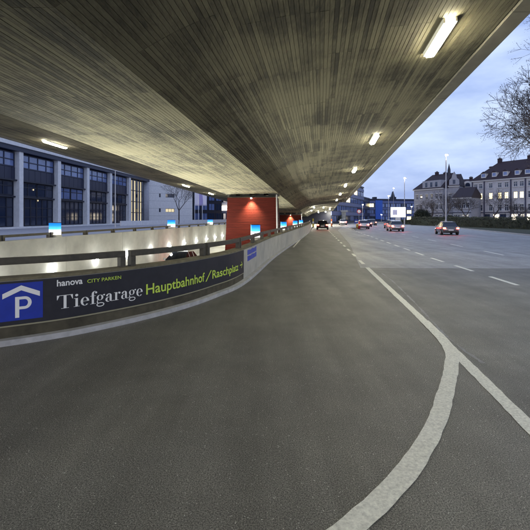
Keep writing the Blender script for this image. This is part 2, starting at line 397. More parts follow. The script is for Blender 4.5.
# ------------------------------------------------------------------ viaduct
PROF = [(-16.2, 4.69), (-13, 4.42), (-10.1, 4.12), (-9.4, 3.78), (-8.5, 3.05), (-3.7, 3.08), (-3.2, 3.38), (-2.7, 3.66), (-2.15, 3.91), (-1.5, 4.12), (-.7, 4.28), (.4, 4.42), (2.0, 4.59), (4.2, 4.80)]
def deck(name, label, Y0, Y1, amax, sag=0):
    root = thing(name, label, 'bridge', (0, 0, 0))
    prof = [p for p in PROF if p[0] < amax - .3] + [(amax, PROF[-1][1])]
    P = lambda a, h, Y: (ax(a, Y), Y, EYE + h + sag + GRADE * Y)
    # body
    low = [(a, h + .03) for a, h in prof]
    ring = low + [(amax + .4, 4.86), (amax + .42, 6.2), (amax + .1, 6.2), (amax + .1, 5.9), (-16.3, 5.9), (-16.3, 6.2), (-16.7, 6.2), (-16.68, 4.75)]
    b = MB(); n = len(ring)
    b.add([P(a, h, Y0) for a, h in ring] + [P(a, h, Y1) for a, h in ring], [tuple(range(n)), tuple(range(2 * n - 1, n - 1, -1))] + [(i, i + n, (i + 1) % n + n, (i + 1) % n) for i in range(n)])
    b.build('deck', 'deck', root)
    # edge beams with drip nose
    for a0, a1 in ((amax + .03, amax + .44), (-16.72, -16.25)):
        b = MB(); Y = Y0
        while Y < Y1 - .1:
            y2 = min(Y1, Y + 6) - .02; hh = 4.74
            vs = [P(a0, hh, Y), P(a1, hh, Y), P(a1, 5.5, Y), P(a0, 5.5, Y), P(a0, hh, y2), P(a1, hh, y2), P(a1, 5.5, y2), P(a0, 5.5, y2)]
            b.add(vs, [(0, 1, 2, 3), (7, 6, 5, 4), (0, 4, 5, 1), (1, 5, 6, 2), (3, 7, 4, 0)]); Y += 6
        b.build('edge_beam', 'edgebeam', root)
    # formwork boards: each one a shallow plate of its own with a recessed joint
    rows = []; 
    for (a0, h0), (a1, h1) in zip(prof, prof[1:]):
        L = math.hypot(a1 - a0, h1 - h0); k = max(1, round(L / .10))
        for i in range(k):
            rows.append(((a0 + (a1 - a0) * i / k, h0 + (h1 - h0) * i / k), (a0 + (a1 - a0) * (i + 1) / k, h0 + (h1 - h0) * (i + 1) / k)))
    vs = []; fs = []; tone = []; rnd = random.Random(5); i = 0; off = 0
    while i < len(rows):
        grp = rnd.randint(8, 22); off = rnd.uniform(0, 4); plen = rnd.choice((3.0, 3.6, 4.2)); gt = rnd.uniform(-.05, .05)
        for (p, q) in rows[i:i + grp]:
            d = Vector((q[0] - p[0], q[1] - p[1])); L = d.length; d /= L; nn = Vector((-d.y, d.x)); g = .0048
            Y = Y0 - off
            while Y < Y1:
                ya = max(Y, Y0) + .003; yb = min(Y + plen, Y1) - .003; Y += plen
                if yb - ya < .05: continue
                lift = rnd.uniform(0, .006); o = len(vs)
                A = (p[0] + d.x * g + nn.x * lift, p[1] + d.y * g + nn.y * lift); B = (q[0] - d.x * g + nn.x * lift, q[1] - d.y * g + nn.y * lift)
                A2 = (A[0] + nn.x * .03, A[1] + nn.y * .03); B2 = (B[0] + nn.x * .03, B[1] + nn.y * .03)
                vs += [P(*A, ya), P(*B, ya), P(*B, yb), P(*A, yb), P(*A2, ya), P(*B2, ya), P(*B2, yb), P(*A2, yb)]
                fs += [(o, o + 1, o + 2, o + 3), (o, o + 3, o + 7, o + 4), (o + 1, o + 5, o + 6, o + 2), (o, o + 4, o + 5, o + 1), (o + 3, o + 2, o + 6, o + 7)]
                tt = min(1, max(0, rnd.gauss(.5, .2) + gt)); tone += [tt] * 5
        i += grp
    me = bpy.data.meshes.new('formwork_boards'); me.from_pydata(vs, [], fs)
    at = me.attributes.new('tone', 'FLOAT', 'FACE'); at.data.foreach_set('value', tone)
    me.materials.append(M['soffit']); o = bpy.data.objects.new('formwork_boards', me); COL.objects.link(o); o.parent = root; o['kind'] = 'stuff'
    return root
vd = deck('viaduct', 'long board-marked concrete road bridge overhead with a faceted belly and lamps beneath', -9, 76, 4.2)
deck('viaduct_ramp', 'far paler continuation of the concrete bridge beyond the open joint', 79, 130.5, 3.4, .25)
# lit part of the deck web, its brightness put into a pale block
o = MB(); o.box(-.85, .85, -.9, .9, -.75, .75); bb = o.build('lit_web_block', 'block', None, .04)
bb.location = (ax(-2.9, 74), 74.2, EYE + 3.75 + GRADE * 74); bb.rotation_euler = (0, R(-42), ROADROT)
tag(bb, 'tilted beige block standing for the lit web under the far end of the bridge', 'web block')

# ------------------------------------------------------------------ piers
def pier(Y, label, spot=True, sc=1):
    root = thing('bridge_pier', label, 'pillar', (ax(-6.1, Y), Y, 0), ROADROT, 'red clad piers under the bridge')
    zt = EYE + 3.06 + GRADE * Y; zb = fz(Y) - .1; hw = 2.14
    b = MB(); hb = hw + .30
    b.add([(-hb, 0, zb), (hb, 0, zb), (hb, 2.2, zb), (-hb, 2.2, zb), (-hw, .02, zt - .3), (hw, .02, zt - .3), (hw, 2.2, zt - .3), (-hw, 2.2, zt - .3)],
          [(0, 3, 2, 1), (4, 5, 6, 7), (0, 1, 5, 4), (1, 2, 6, 5), (2, 3, 7, 6), (3, 0, 4, 7)])
    b.build('core', 'deck', root)
    b = MB(); z = zb + .05; rn = random.Random(3); k = 0
    while z < zt - .35:
        z1 = min(z + .22, zt - .32); t = (z - zb) / (zt - zb); w_ = hb + (hw - hb) * t
        y = -.035 - rn.uniform(0, .012)
        b.box(-w_ - .03, w_ + .03, y, -.001, z, z1 - .006); b.box(w_ + .001, w_ + .035, .0, 2.2, z, z1 - .012); b.box(-w_ - .035, -w_ - .001, .0, 2.2, z, z1 - .012); z = z1; k += 1
    b.build('cladding', 'red', root)
    b = MB(); b.box(-hw + .05, hw - .05, .15, 2.0, zt - .28, zt - .16)
    for x in (-1.9, -.65, .65, 1.9): b.box(x - .42, x + .42, .3, 1.9, zt - .159, zt + .12)
    b.build('bearing', 'bearing', root)
    b = MB(); b.tube((hw + .2, -.05, zb), (hw + .12, -.05, zt - .1), .07, .07); b.build('downpipe', 'pale', root, smooth=True)
    b = MB(); b.box(-.12, .12, -.34, -.10, zt - .36, zt - .28); b.box(-.03, .03, -.1, .1, zt - .34, zt - .29); b.build('lamp_body', 'bearing', root)
    b = MB(); b.ball((0, -.24, zt - .40), .075); b.build('lamp_lens', 'spotm', root)
    ld = bpy.data.lights.new('pier_light', 'SPOT'); ld.energy = 1100 * sc; ld.color = (1, .78, .50); ld.spot_size = R(92); ld.spot_blend = 1; ld.shadow_soft_size = .12
    lo = bpy.data.objects.new('pier_light', ld); COL.objects.link(lo); lo.parent = root; lo.location = (0, -.40, zt - .45)
    lo.rotation_euler = (R(9), 0, 0)
    return root
pier(36.6, 'nearer and larger red clad pier with a spotlight washing down its face')
pier(85, 'farther and smaller red clad pier beyond the parapet', sc=1.6)

# ------------------------------------------------------------------ near parapet wall
def sweep(name, s0, s1, o0, o1, z0, z1, m, parent=None, step=.25, bevel=0):
    n = max(2, int((s1 - s0) / step)); vs = []
    for k in range(n + 1):
        s = s0 + (s1 - s0) * k / n
        vs += [wmap(s, o0, z0), wmap(s, o1, z0), wmap(s, o1, z1), wmap(s, o0, z1)]
    fs = [(0, 1, 2, 3), (4 * n, 4 * n + 3, 4 * n + 2, 4 * n + 1)]
    for k in range(n):
        for j in range(4): fs.append((4 * k + j, 4 * k + 4 + j, 4 * k + 4 + (j + 1) % 4, 4 * k + (j + 1) % 4))
    b = MB(); b.add(vs, fs); return b.build(name, m, parent, bevel)
SE = WS[-1]
pw = thing('parapet_wall', 'curving pale concrete parapet along the road, carrying the car park banner', 'wall')
s = 0; SEG = 5.0
sb0 = s_of_px(-5); sb1 = s_of_px(239)
s = sb1 + .2 - SEG * 8
segs = []
while s < SE - .2:
    a = max(0, s); e = min(SE, s + SEG)
    if e > .3 and e - a > .2:
        sweep('wall_panel', a + .006, e - .006, -.14, .14, -2.5 if e < SE - 20 else -1.2, .985, 'concrete', pw)
        sweep('coping', a + .004, e - .004, -.17, .155, .988, 1.035, 'cap', pw)
    s += SEG
sweep('dark_foot', sb0, sb1, .1401, .147, 0, .262, 'footdark', pw)  # darker strip over the wall foot below the banner
b = sweep('kerb_foot', 0, SE, .142, .30, -.01, .09, 'kerb', pw)

# railing frames on the near wall
def frame_mesh(s0, s1, off, zb, zt, th, hf=.115):
    b = MB(); n = max(1, int((s1 - s0) / .3))
    def bar(sa, sb, z0, z1):
        k = max(1, int((sb - sa) / .25)); vs = []
        for i in range(k + 1):
            q = sa + (sb - sa) * i / k
            vs += [wmap(q, off - th / 2, z0), wmap(q, off + th / 2, z0), wmap(q, off + th / 2, z1), wmap(q, off - th / 2, z1)]
        fs = [(0, 1, 2, 3), (4 * k, 4 * k + 3, 4 * k + 2, 4 * k + 1)]
        for i in range(k):
            for j in range(4): fs.append((4 * i + j, 4 * i + 4 + j, 4 * i + 4 + (j + 1) % 4, 4 * i + (j + 1) % 4))
        b.add(vs, fs)
    bar(s0, s1, zt - hf, zt); 
    return b, bar
gap = .12; FL = 2.45
sg = s_of_px(126.5)
rl = thing('steel_railing', 'brown steel railing of low inverted frames on top of the near curving parapet', 'railing')
s = sg - 3 * (FL + gap) + gap / 2 - (FL + gap) * 2
while s < SE - FL:
    if s > 0:
        b, bar = frame_mesh(s, s + FL, -.02, 1.035, 1.345, .11)
        b.build('top_rail', 'rail', rl, .008)
        for q in (s, s + FL - .11):
            b, bar = frame_mesh(q, q + .11, -.02, 1.04, 1.04, .11, 0.001)
            b = MB()
            p0 = [wmap(q, -.075, 1.03), wmap(q, .035, 1.03), wmap(q + .11, .035, 1.03), wmap(q + .11, -.075, 1.03)]
            b.add(p0 + [(x, y, 1.2295) for x, y, z in p0], [(0, 3, 2, 1), (4, 5, 6, 7), (0, 1, 5, 4), (1, 2, 6, 5), (2, 3, 7, 6), (3, 0, 4, 7)])
            b.build('rail_post', 'rail', rl)
    s += FL + gap

# ------------------------------------------------------------------ banner
bn = thing('car_park_banner', 'long charcoal car park banner with blue P sign and lime and white lettering', 'banner')
sweep('banner_panel', sb0, sb1, .142, .156, .285, .978, 'banner', bn, .15)
sweep('banner_edge', sb0, sb1, .142, .163, .262, .284, 'trim', bn, .15)
sp0, sp1 = s_of_px(-.8), s_of_px(41.5)
sweep('parking_square', sp0, sp1, .157, .1605, .352, .945, 'pblue', bn, .1)
def flat(name, polys, m, off=.1625, parent=bn, dz=.0003):   # polys in (s, z), bent round the wall
    b = MB()
    for i, P in enumerate(polys):
        P = [Vector((x, z, 0)) for x, z in P]
        ts = geometry.tessellate_polygon([P])
        b.add([wmap(p.x, off + dz * (i % 7), p.y) for p in P], [tuple(t) for t in ts])
    o = b.build(name, m, parent, fix=False)
    return o
def ring(cx, cy, rx, ry, ix, iy, a0, a1, n=22, icx=None, icy=None):
    icx = cx if icx is None else icx; icy = cy if icy is None else icy
    out_ = []
    for k in range(n):
        t0 = R(a0 + (a1 - a0) * k / n); t1 = R(a0 + (a1 - a0) * (k + 1) / n)
        out_.append([(cx + rx * math.cos(t0), cy + ry * math.sin(t0)), (cx + rx * math.cos(t1), cy + ry * math.sin(t1)), (icx + ix * math.cos(t1), icy + iy * math.sin(t1)), (icx + ix * math.cos(t0), icy + iy * math.sin(t0))])
    return out_
def disc(cx, cy, r, n=12): return [[(cx + r * math.cos(2 * math.pi * k / n), cy + r * math.sin(2 * math.pi * k / n)) for k in range(n)]]
def rect(x0, x1, y0, y1): return [[(x0, y0), (x1, y0), (x1, y1), (x0, y1)]]
# chevron roof and P
pc = (sp0 + sp1) / 2; pwid = sp1 - sp0; pz = .352; ph = .593
U = lambda x, y: (sp0 + x * pwid, pz + y * ph)
flat('roof_chevron', [[U(.07, .60), U(.5, .80), U(.5, .935), U(.07, .735)], [U(.5, .80), U(.93, .60), U(.93, .735), U(.5, .935)]], 'white', parent=bn)
Pg = [[U(.36, .07), U(.455, .07), U(.455, .63), U(.36, .63)]]
Pg += [[U(*q) for q in pp] for pp in [[(.455, .555), (.58, .555), (.58, .63), (.455, .63)], [(.455, .29), (.58, .29), (.58, .365), (.455, .365)]]]
Pg += [[U(*q) for q in pp] for pp in ring(.58, .46, .16, .17, .075, .095, -90, 90, 14)]
flat('letter_p', Pg, 'white')
def wordmesh(text, s0, s1, z0, cap, m, bold=0, name='lettering', capref=None, sp=1.0):
    cu = bpy.data.curves.new('t', 'FONT'); cu.body = text; cu.offset = bold; cu.size = 1; cu.space_character = sp; cu.resolution_u = 4
    ob = bpy.data.objects.new('t', cu); COL.objects.link(ob)
    dg = bpy.context.evaluated_depsgraph_get(); me = bpy.data.meshes.new_from_object(ob.evaluated_get(dg))
    bpy.data.objects.remove(ob)
    vs = [v.co.copy() for v in me.vertices]; fs = [tuple(p.vertices) for p in me.polygons]
    x0 = min(v.x for v in vs); x1 = max(v.x for v in vs); sc_ = cap / .70
    b = MB(); b.add([wmap(s0 + (v.x - x0) / (x1 - x0) * (s1 - s0), .1625, z0 + v.y * sc_) for v in vs], fs)
    return b.build(name, m, bn, fix=False)
wordmesh('hanova', s_of_px(53.7), s_of_px(79.5), .838, .105, 'white', .022)
wordmesh('CITY PARKEN', s_of_px(84.3), s_of_px(117), .838, .062, 'lime', .006)
wordmesh('Hauptbahnhof', s_of_px(141.3), s_of_px(198.7), .455, .205, 'lime', .012)
sl_ = s_of_px(200); sr_ = s_of_px(205.6)
flat('slash', [[(sl_, .43), (sl_ + .05, .43), (sr_, .675), (sr_ - .05, .675)]], 'lime')
wordmesh('Raschplatz', s_of_px(206.5), s_of_px(233), .455, .205, 'lime', .012)
# small arrow at the end of the banner
sa = s_of_px(235.8); 
flat('arrow', [[(sa - .12, .55), (sa + .14, .55), (sa + .14, .578), (sa - .12, .578)], [(sa + .02, .47), (sa + .06, .47), (sa + .19, .564), (sa + .14, .564)], [(sa + .14, .564), (sa + .19, .564), (sa + .06, .66), (sa + .02, .66)]], 'lime')
def didone():
    G = {}
    G['T'] = (.66, rect(.27, .39, .02, .68) + rect(.0, .66, .68, .705) + rect(.17, .49, 0, .02) + [[(0, .68), (0, .47), (.02, .47), (.10, .68)], [(.66, .68), (.66, .47), (.64, .47), (.56, .68)]])
    G['i'] = (.27, rect(.075, .185, .02, .46) + rect(0, .26, 0, .02) + rect(.01, .075, .44, .46) + disc(.13, .62, .068))
    G['e'] = (.41, ring(.2, .225, .2, .235, .09, .213, 0, 318) + rect(.1, .32, .225, .247))
    G['f'] = (.27, rect(.075, .185, .02, .56) + rect(0, .27, 0, .02) + rect(0, .27, .44, .46) + ring(.235, .56, .16, .15, .05, .128, 90, 180, 10) + ring(.235, .56, .08, .15, .06, .128, 40, 90, 6) + disc(.29, .62, .055))
    G['g'] = (.42, ring(.18, .305, .17, .155, .075, .137, 0, 360) + ring(.2, -.09, .2, .12, .15, .075, 0, 360) + [[(.05, .2), (.08, .19), (.06, .1), (.02, .1)], [(.02, .1), (.06, .1), (.1, .03), (.03, 0)]] + disc(.39, .43, .045) + rect(.3, .38, .425, .44))
    G['a'] = (.41, rect(.22, .33, .05, .34) + ring(.19, .335, .14, .125, .03, .105, 0, 150, 12) + disc(.085, .36, .052) + ring(.14, .13, .14, .14, .035, .115, 60, 300, 14) + ring(.36, .07, .14, .07, .05, .05, 180, 320, 10))
    G['r'] = (.37, rect(.075, .185, .02, .46) + rect(0, .26, 0, .02) + rect(.01, .075, .44, .46) + ring(.28, .33, .1, .135, .09, .115, 80, 180, 8) + disc(.31, .405, .058))
    return G
G = didone(); x = 0; lay = []
for ch in 'Tiefgarage':
    w_, P = G[ch]; lay.append((x, P)); x += w_ + .035
tot = x - .035; s0 = s_of_px(54); s1 = s_of_px(137); k = (s1 - s0) / tot; zc = .225 / .705
for xx, P in lay:
    flat('lettering', [[(s0 + (xx + px_) * k, .453 + pz_ * zc) for px_, pz_ in pp] for pp in P], 'white')
# small blue sticker with two rows on the bare concrete
st = thing('blue_sticker', 'small blue two row sticker on the bare parapet just past the banner', 'sticker')
s0 = s_of_px(243.3); s1 = s_of_px(252.6); n = 5
for r_ in range(2):
    for k in range(n):
        a = s0 + (s1 - s0) * k / n
        b = sweep('sticker_mark', a, a + (s1 - s0) / n * (.86 if k % 2 else .95), .141, .146, .56 + r_ * .2, .56 + r_ * .2 + (.15 if k % 2 else .165), 'sticker', st, .05)

# ------------------------------------------------------------------ far ramp wall with its lights
w2 = thing('retaining_wall', 'straight pale retaining wall across the garage ramp with a row of small lights', 'wall')
Y = 3.0
while Y < 76:
    y1 = min(Y + 6, 76)
    b = MB(); q0 = ax(W2A, Y + .008); q1 = ax(W2A, y1 - .008)
    b.add([(q0, Y + .008, -3), (q1, y1 - .008, -3), (q1 - .3, y1 - .008, -3), (q0 - .3, Y + .008, -3), (q0, Y + .008, 1), (q1, y1 - .008, 1), (q1 - .3, y1 - .008, 1), (q0 - .3, Y + .008, 1)],
          [(4, 5, 6, 7), (0, 1, 5, 4), (2, 3, 7, 6), (1, 2, 6, 5), (3, 0, 4, 7)])
    b.build('wall_panel', 'wallconc', w2, .01); Y += 6
Y = 12.2; k = 0
while Y < 62:
    z = -.5
    wl = thing('wall_light', 'small round cool white light on the ramp wall', 'lamp', (ax(W2A, Y), Y, z), 0, 'row of small lights along the ramp wall')
    names = ['first one beyond the left edge', 'second one beyond the left edge', 'leftmost in view', 'second from left', 'third from left', 'fourth from left', 'fifth from left', 'sixth from left', 'seventh from left', 'eighth from left', 'ninth from left', 'tenth from left', 'eleventh from left']
    wl['label'] = 'small round white light on the ramp wall, ' + names[k] + (' in its row' if k > 1 else '')
    b = MB(); b.box(-.02, .03, -.08, .08, -.08, .08); b.build('light_housing', 'pale', wl)
    b = MB(); b.ball((.11, 0, 0), .085); b.build('light_bulb', 'bulb', wl, smooth=True)
    Y += 3.85; k += 1
    ld = bpy.data.lights.new('ramp_light', 'POINT'); ld.energy = 14; ld.color = (1, 1, .92); ld.shadow_soft_size = .1
    lo = bpy.data.objects.new('ramp_light', ld); COL.objects.link(lo); lo.parent = wl; lo.location = (1.5, 0, .1)
    ld = bpy.data.lights.new('ramp_throw', 'SPOT'); ld.energy = 1500 if Y > 18 else 400; ld.color = (1, 1, .86); ld.shadow_soft_size = .12; ld.spot_size = R(104); ld.spot_blend = 1
    lo = bpy.data.objects.new('ramp_throw', ld); COL.objects.link(lo); lo.parent = wl; lo.location = (.9, 0, .02)
    lo.rotation_euler = Vector((-.80, 0, -.60)).to_track_quat('Z', 'Y').to_euler()
rl2 = thing('steel_railing', 'brown steel railing of low frames on the straight wall across the ramp', 'railing')
Y = 16.95 - 3.05 * 3
while Y < 72:
    def P2(Yq, off, z): return (ax(W2A, Yq) - .15 + off, Yq, z)
    for (ya, yb, z0, z1, nm) in ((Y, Y + 2.93, 1.14, 1.25, 'top_rail'), (Y, Y + .11, 1.0, 1.139, 'rail_post'), (Y + 2.82, Y + 2.93, 1.0, 1.139, 'rail_post')):
        b = MB(); b.add([P2(ya, -.05, z0), P2(ya, .05, z0), P2(yb, .05, z0), P2(yb, -.05, z0), P2(ya, -.05, z1), P2(ya, .05, z1), P2(yb, .05, z1), P2(yb, -.05, z1)],
              [(0, 3, 2, 1), (4, 5, 6, 7), (0, 1, 5, 4), (1, 2, 6, 5), (2, 3, 7, 6), (3, 0, 4, 7)]); b.build(nm, 'rail', rl2)
    Y += 3.05

# ------------------------------------------------------------------ lit advertising boxes on the walls
def lightbox(loc, rz, label, wd=.46, h=.62):
    t = thing('light_box', label, 'light box', loc, rz, 'lit blue and white boxes on the parapets')
    b = MB(); b.box(-wd / 2 - .03, wd / 2 + .03, -.16, .16, 0, .12); b.build('base', 'concrete', t, .01)
    b = MB(); b.box(-wd / 2, wd / 2, -.13, .13, .122, h + .1); b.build('lit_panel', 'boxface', t, .006)
    b = MB(); b.box(-wd / 2 - .012, wd / 2 + .012, -.142, .142, h + .1, h + .135); b.build('top_cap', 'plastic', t)
    b = MB()
    for z_, x0, x1 in ((.34, -.16, .1), (.29, -.16, .02), (.24, -.16, .13)): b.box(x0 * wd / .46, x1 * wd / .46, -.1335, -.1305, z_, z_ + .018)
    b.build('print_lines', 'pblue', t)
    return t
L1 = 'lit blue white box on the '
lightbox((ax(W2A, 20.3) - .12, 20.3, 1.0), R(-25), L1 + 'far ramp wall, large, at the left', .56, .60)
lightbox((ax(W2A, 36.2) - .12, 36.2, 1.0), R(-15), L1 + 'far ramp wall in front of the bare tree', .62, .62)
lightbox((ax(W2A, 49) - .12, 49, 1.0), R(-12), L1 + 'far ramp wall just left of the red pier', .58, .58)
for px_, tx in ((263, 'near parapet in front of the larger red pier'), (288.3, 'near parapet before the smaller red pier'), (298.8, 'near parapet right of the smaller red pier'), (304, 'near parapet, the farthest and smallest one')):
    p, d, n_ = wpos(s_of_px(px_)); p = p - n_ * .34
    lightbox((p.x, p.y, .98), math.atan2(-d.x, d.y) + R(18), L1 + tx, .38, .56)
# brackets holding them
# ------------------------------------------------------------------ ceiling lamps
def ceil_lamp(a, h, Y, label, far=False, L=1.75, wd=.2, roll=0):
    t = thing('ceiling_lamp', label, 'lamp', (ax(a, Y), Y, EYE + h + GRADE * Y), ROADROT, 'fluorescent lamps under the bridge')
    t.rotation_euler = (GRADE, roll, ROADROT)
    b = MB(); b.box(-wd / 2 + .03, wd / 2 - .03, -L / 2 + .05, L / 2 - .05, .021, .09); b.box(-wd / 2 - .05, -wd / 2 - .004, -L / 2 - .04, L / 2 + .04, -.03, .088); b.box(wd / 2 + .004, wd / 2 + .05, -L / 2 - .04, L / 2 + .04, -.03, .088); b.build('housing', 'lampbody', t, .005)
    b = MB(); b.box(-wd / 2, wd / 2, -L / 2, L / 2, -.085, .02); b.build('tube_cover', 'lampfar' if far else 'lamp', t, .02)
    return t
OR = ['nearest and largest', 'second nearest', 'third nearest', 'fourth nearest', 'fifth nearest', 'farthest']
for k, Y in enumerate((-1.3, 10.0, 21.3, 32.6, 44.2, 55.6, 67)):
    h = 4.48; a = 2.98 - .08 * k if k < 4 else 2.75
    ceil_lamp(a, 4.60, Y, ('fluorescent lamp under the right edge of the bridge, ' + OR[k - 1]) if k else 'fluorescent lamp under the bridge behind the viewpoint', roll=-.1)
for k, Y in enumerate((22.0, 43.5, 53.5, 2)):
    ceil_lamp(-14.2, 4.51, Y, ['bright fluorescent lamp under the left bridge wing before the glazed facade', 'bright lamp under the left wing of the bridge above the bare tree', 'bright lamp under the left wing nearest the red pier', 'lamp under the left wing beside the viewpoint'][k], roll=.07)
for k, (a, Y) in enumerate(((-1.2, 84), (.8, 92), (2.4, 100), (-.4, 108), (1.6, 116), (-2.0, 98), (-1.0, 125), (2.6, 126))):  # last pair is added only to brighten the abutment
    ceil_lamp(a, 4.2 if a < 0 else 4.6, Y, 'small distant lamp under the far bridge section, ' + ['nearest left one', 'nearest right one', 'right middle one', 'far left one', 'far right one', 'middle left one', 'left one added to brighten the abutment', 'right one added to brighten the abutment'][k], True, roll=-.1)

# ------------------------------------------------------------------ buildings
def frame_of(P0, P1):                # local x from P0 to P1, local -y faces the street
    d = Vector((P1[0] - P0[0], P1[1] - P0[1])); return d.length, math.atan2(d.y, d.x)
def holes_wall(b, W, H, holes, y=0, dep=.25, z0=0, mi=0):
    xs = sorted(set([0, W] + [h[0] for h in holes] + [h[1] for h in holes])); zs = sorted(set([z0, H] + [h[2] for h in holes] + [h[3] for h in holes]))
    for i in range(len(xs) - 1):
        for j in range(len(zs) - 1):
            cx, cz = (xs[i] + xs[i + 1]) / 2, (zs[j] + zs[j + 1]) / 2
            if any(h[0] < cx < h[1] and h[2] < cz < h[3] for h in holes): continue
            b.quad((xs[i], y, zs[j]), (xs[i + 1], y, zs[j]), (xs[i + 1], y, zs[j + 1]), (xs[i], y, zs[j + 1]), mi)
    for h in holes:
        x0, x1, a, c = h
        b.quad((x0, y, a), (x0, y, c), (x0, y + dep, c), (x0, y + dep, a), mi); b.quad((x1, y, a), (x1, y + dep, a), (x1, y + dep, c), (x1, y, c), mi)
        b.quad((x0, y, c), (x1, y, c), (x1, y + dep, c), (x0, y + dep, c), mi); b.quad((x0, y, a), (x0, y + dep, a), (x1, y + dep, a), (x1, y, a), mi)
def window(parent, x0, x1, z0, z1, y=.16, glass='glass', nx=2, nz=2, fr='wframe', sill=True, t=.07, surround=False):
    b = MB(); w_ = x1 - x0; h = z1 - z0
    b.box(x0, x0 + t, y - .05, y + .03, z0, z1); b.box(x1 - t, x1, y - .05, y + .03, z0, z1)
    b.box(x0 + t, x1 - t, y - .05, y + .03, z0, z0 + t); b.box(x0 + t, x1 - t, y - .05, y + .03, z1 - t, z1)
    for i in range(1, nx): b.box(x0 + w_ * i / nx - t / 2, x0 + w_ * i / nx + t / 2, y - .045, y + .025, z0 + t, z1 - t)
    for j in range(1, nz):
        zz = z0 + h * (.66 if nz == 2 else j / nz)
        b.box(x0 + t, x1 - t, y - .04, y + .02, zz - t / 2, zz + t / 2)
    if sill: b.box(x0 - .1, x1 + .1, y - .35, y - .06, z0 - .14, z0 - .02)
    o = b.build('window', fr, parent, fix=False)
    b = MB(); b.quad((x0 + .01, y + .035, z0 + .01), (x1 - .01, y + .035, z0 + .01), (x1 - .01, y + .035, z1 - .01), (x0 + .01, y + .035, z1 - .01))
    b.build('pane', glass, o, fix=False)
    return o
def shell(b, W, H, D, mi=0, y=0):    # sides, back and top of a box whose front has openings
    b.quad((0, y, 0), (0, y, H), (0, y + D, H), (0, y + D, 0), mi); b.quad((W, y, 0), (W, y + D, 0), (W, y + D, H), (W, y, H), mi)
    b.quad((0, y + D, 0), (0, y + D, H), (W, y + D, H), (W, y + D, 0), mi); b.quad((0, y, H), (W, y, H), (W, y + D, H), (0, y + D, H), mi)
def inner(b, W, H, dep=.45, mi=0): b.quad((.05, dep, .05), (W - .05, dep, .05), (W - .05, dep, H - .05), (.05, dep, H - .05), mi)

# long glazed facade on the left
F0 = (-47.2 + .08 * 47.3, 47.3); F1 = (-47.2 + .08 * 127, 127)
W, rot = frame_of(F0, F1)            # runs near to far, so that local -y looks east to the street
bl = thing('civic_building', 'long modern building on the left with tall pale pillars between dark glazed bays', 'building', (*F0, 0), rot)
pitch = 11.2 * math.hypot(1, .08)
xs = [(Y - 47.3) * 1.0032 for Y in (47.3, 58.3, 69.4, 80.5, 91.6, 102.8, 114.4)]
pr = random.Random(11)
b = MB(); b.box(-.5, W + 1, .9, 20, -.4, 14.9); b.build('body', 'facade', bl)
b = MB(); b.box(-1.2, W + 2, -.85, .89, 13.75, 15.5); b.build('parapet_band', 'pillar', bl)
b = MB(); b.box(-1.1, W + 1.9, -.62, .88, 13.0, 13.748); b.build('dark_fascia', 'fascia', bl)
b = MB(); b.box(-2, W + 2, -1.8, .89, -.3, .35); b.build('plinth', 'pillar', bl)
for x in xs:
    b = MB(); b.box(x - .52, x + .52, -.45, .88, .352, 13.05)
    o = b.build('pillar', 'pillar', bl, .02)
for k in range(len(xs) - 1):
    xa, xb = xs[k] + .54, xs[k + 1] - .54
    w_ = xb - xa
    window(bl, xa + .1, xb - .1, 10.35, 12.85, .35, 'skyglass', 4, 1, 'fascia', False, .2)
    b = MB(); b.box(xa + .3, xb - .3, .27, .42, 11.5, 11.65); b.build('transom', 'fascia', bl)
    n = 12
    for i in range(n):
        b = MB(); q = xa + w_ * i / n; b.box(q + .015, q + w_ / n - .015, .32 - .02 * (i % 2), .5, 8.3, 10.3); b.build('spandrel_panel', 'fascia', bl)
    b = MB(); b.box(xa, xb, -.1, .5, 8.05, 8.28); b.build('ledge', 'facade', bl)
    for i in range(2):
        q = xa + w_ * i / 2
        window(bl, q + .1, q + w_ / 2 - .1, 5.6, 8.0, .55, pr.choice(('skyglass', 'glass', 'glass')), 2, 2, 'facade', False, .14)
    b = MB(); b.box(xa, xb, .2, .6, 5.3, 5.55); b.build('ledge', 'facade', bl)
    for i in range(6):
        q = xa + w_ * i / 6
        window(bl, q + .03, q + w_ / 6 - .03, .4, 5.25, .62, 'glass', 1, 3, 'facade', False, .12)
    if k == 2:
        for j in range(2):
            b = MB(); b.ball((xa + 5.2 + j * 1.3 - k * .6, (.5), 6.9 - 1.9 * j), .13, sz=1.3); b.build('hanging_lamp', 'warmlit', bl)
# last bay: tall lit glazing
X0 = xs[-1] + .6; X1 = W - .4
b = MB(); b.box(X0, X1, .55, .85, .4, 12.95); b.build('stair_glazing', 'glass', bl)
for x in (2.6, 4.6, 7.4, 9.2):
    b = MB(); b.box(X0 + x, X0 + x + .75, .50, .54, .6, 12.6); b.build('lit_strip', 'warmlit', bl)
for x in (1.2, 3.6, 5.9, 8.3, 10.4):
    b = MB(); b.box(X0 + x - .6, X0 + x - .44, .38, .49, .4, 12.95); b.build('mullion', 'facade', bl)
for z in (3.2, 6.4, 9.6):
    b = MB(); b.box(X0, X1, .40, .48, z, z + .18); b.build('transom', 'facade', bl)
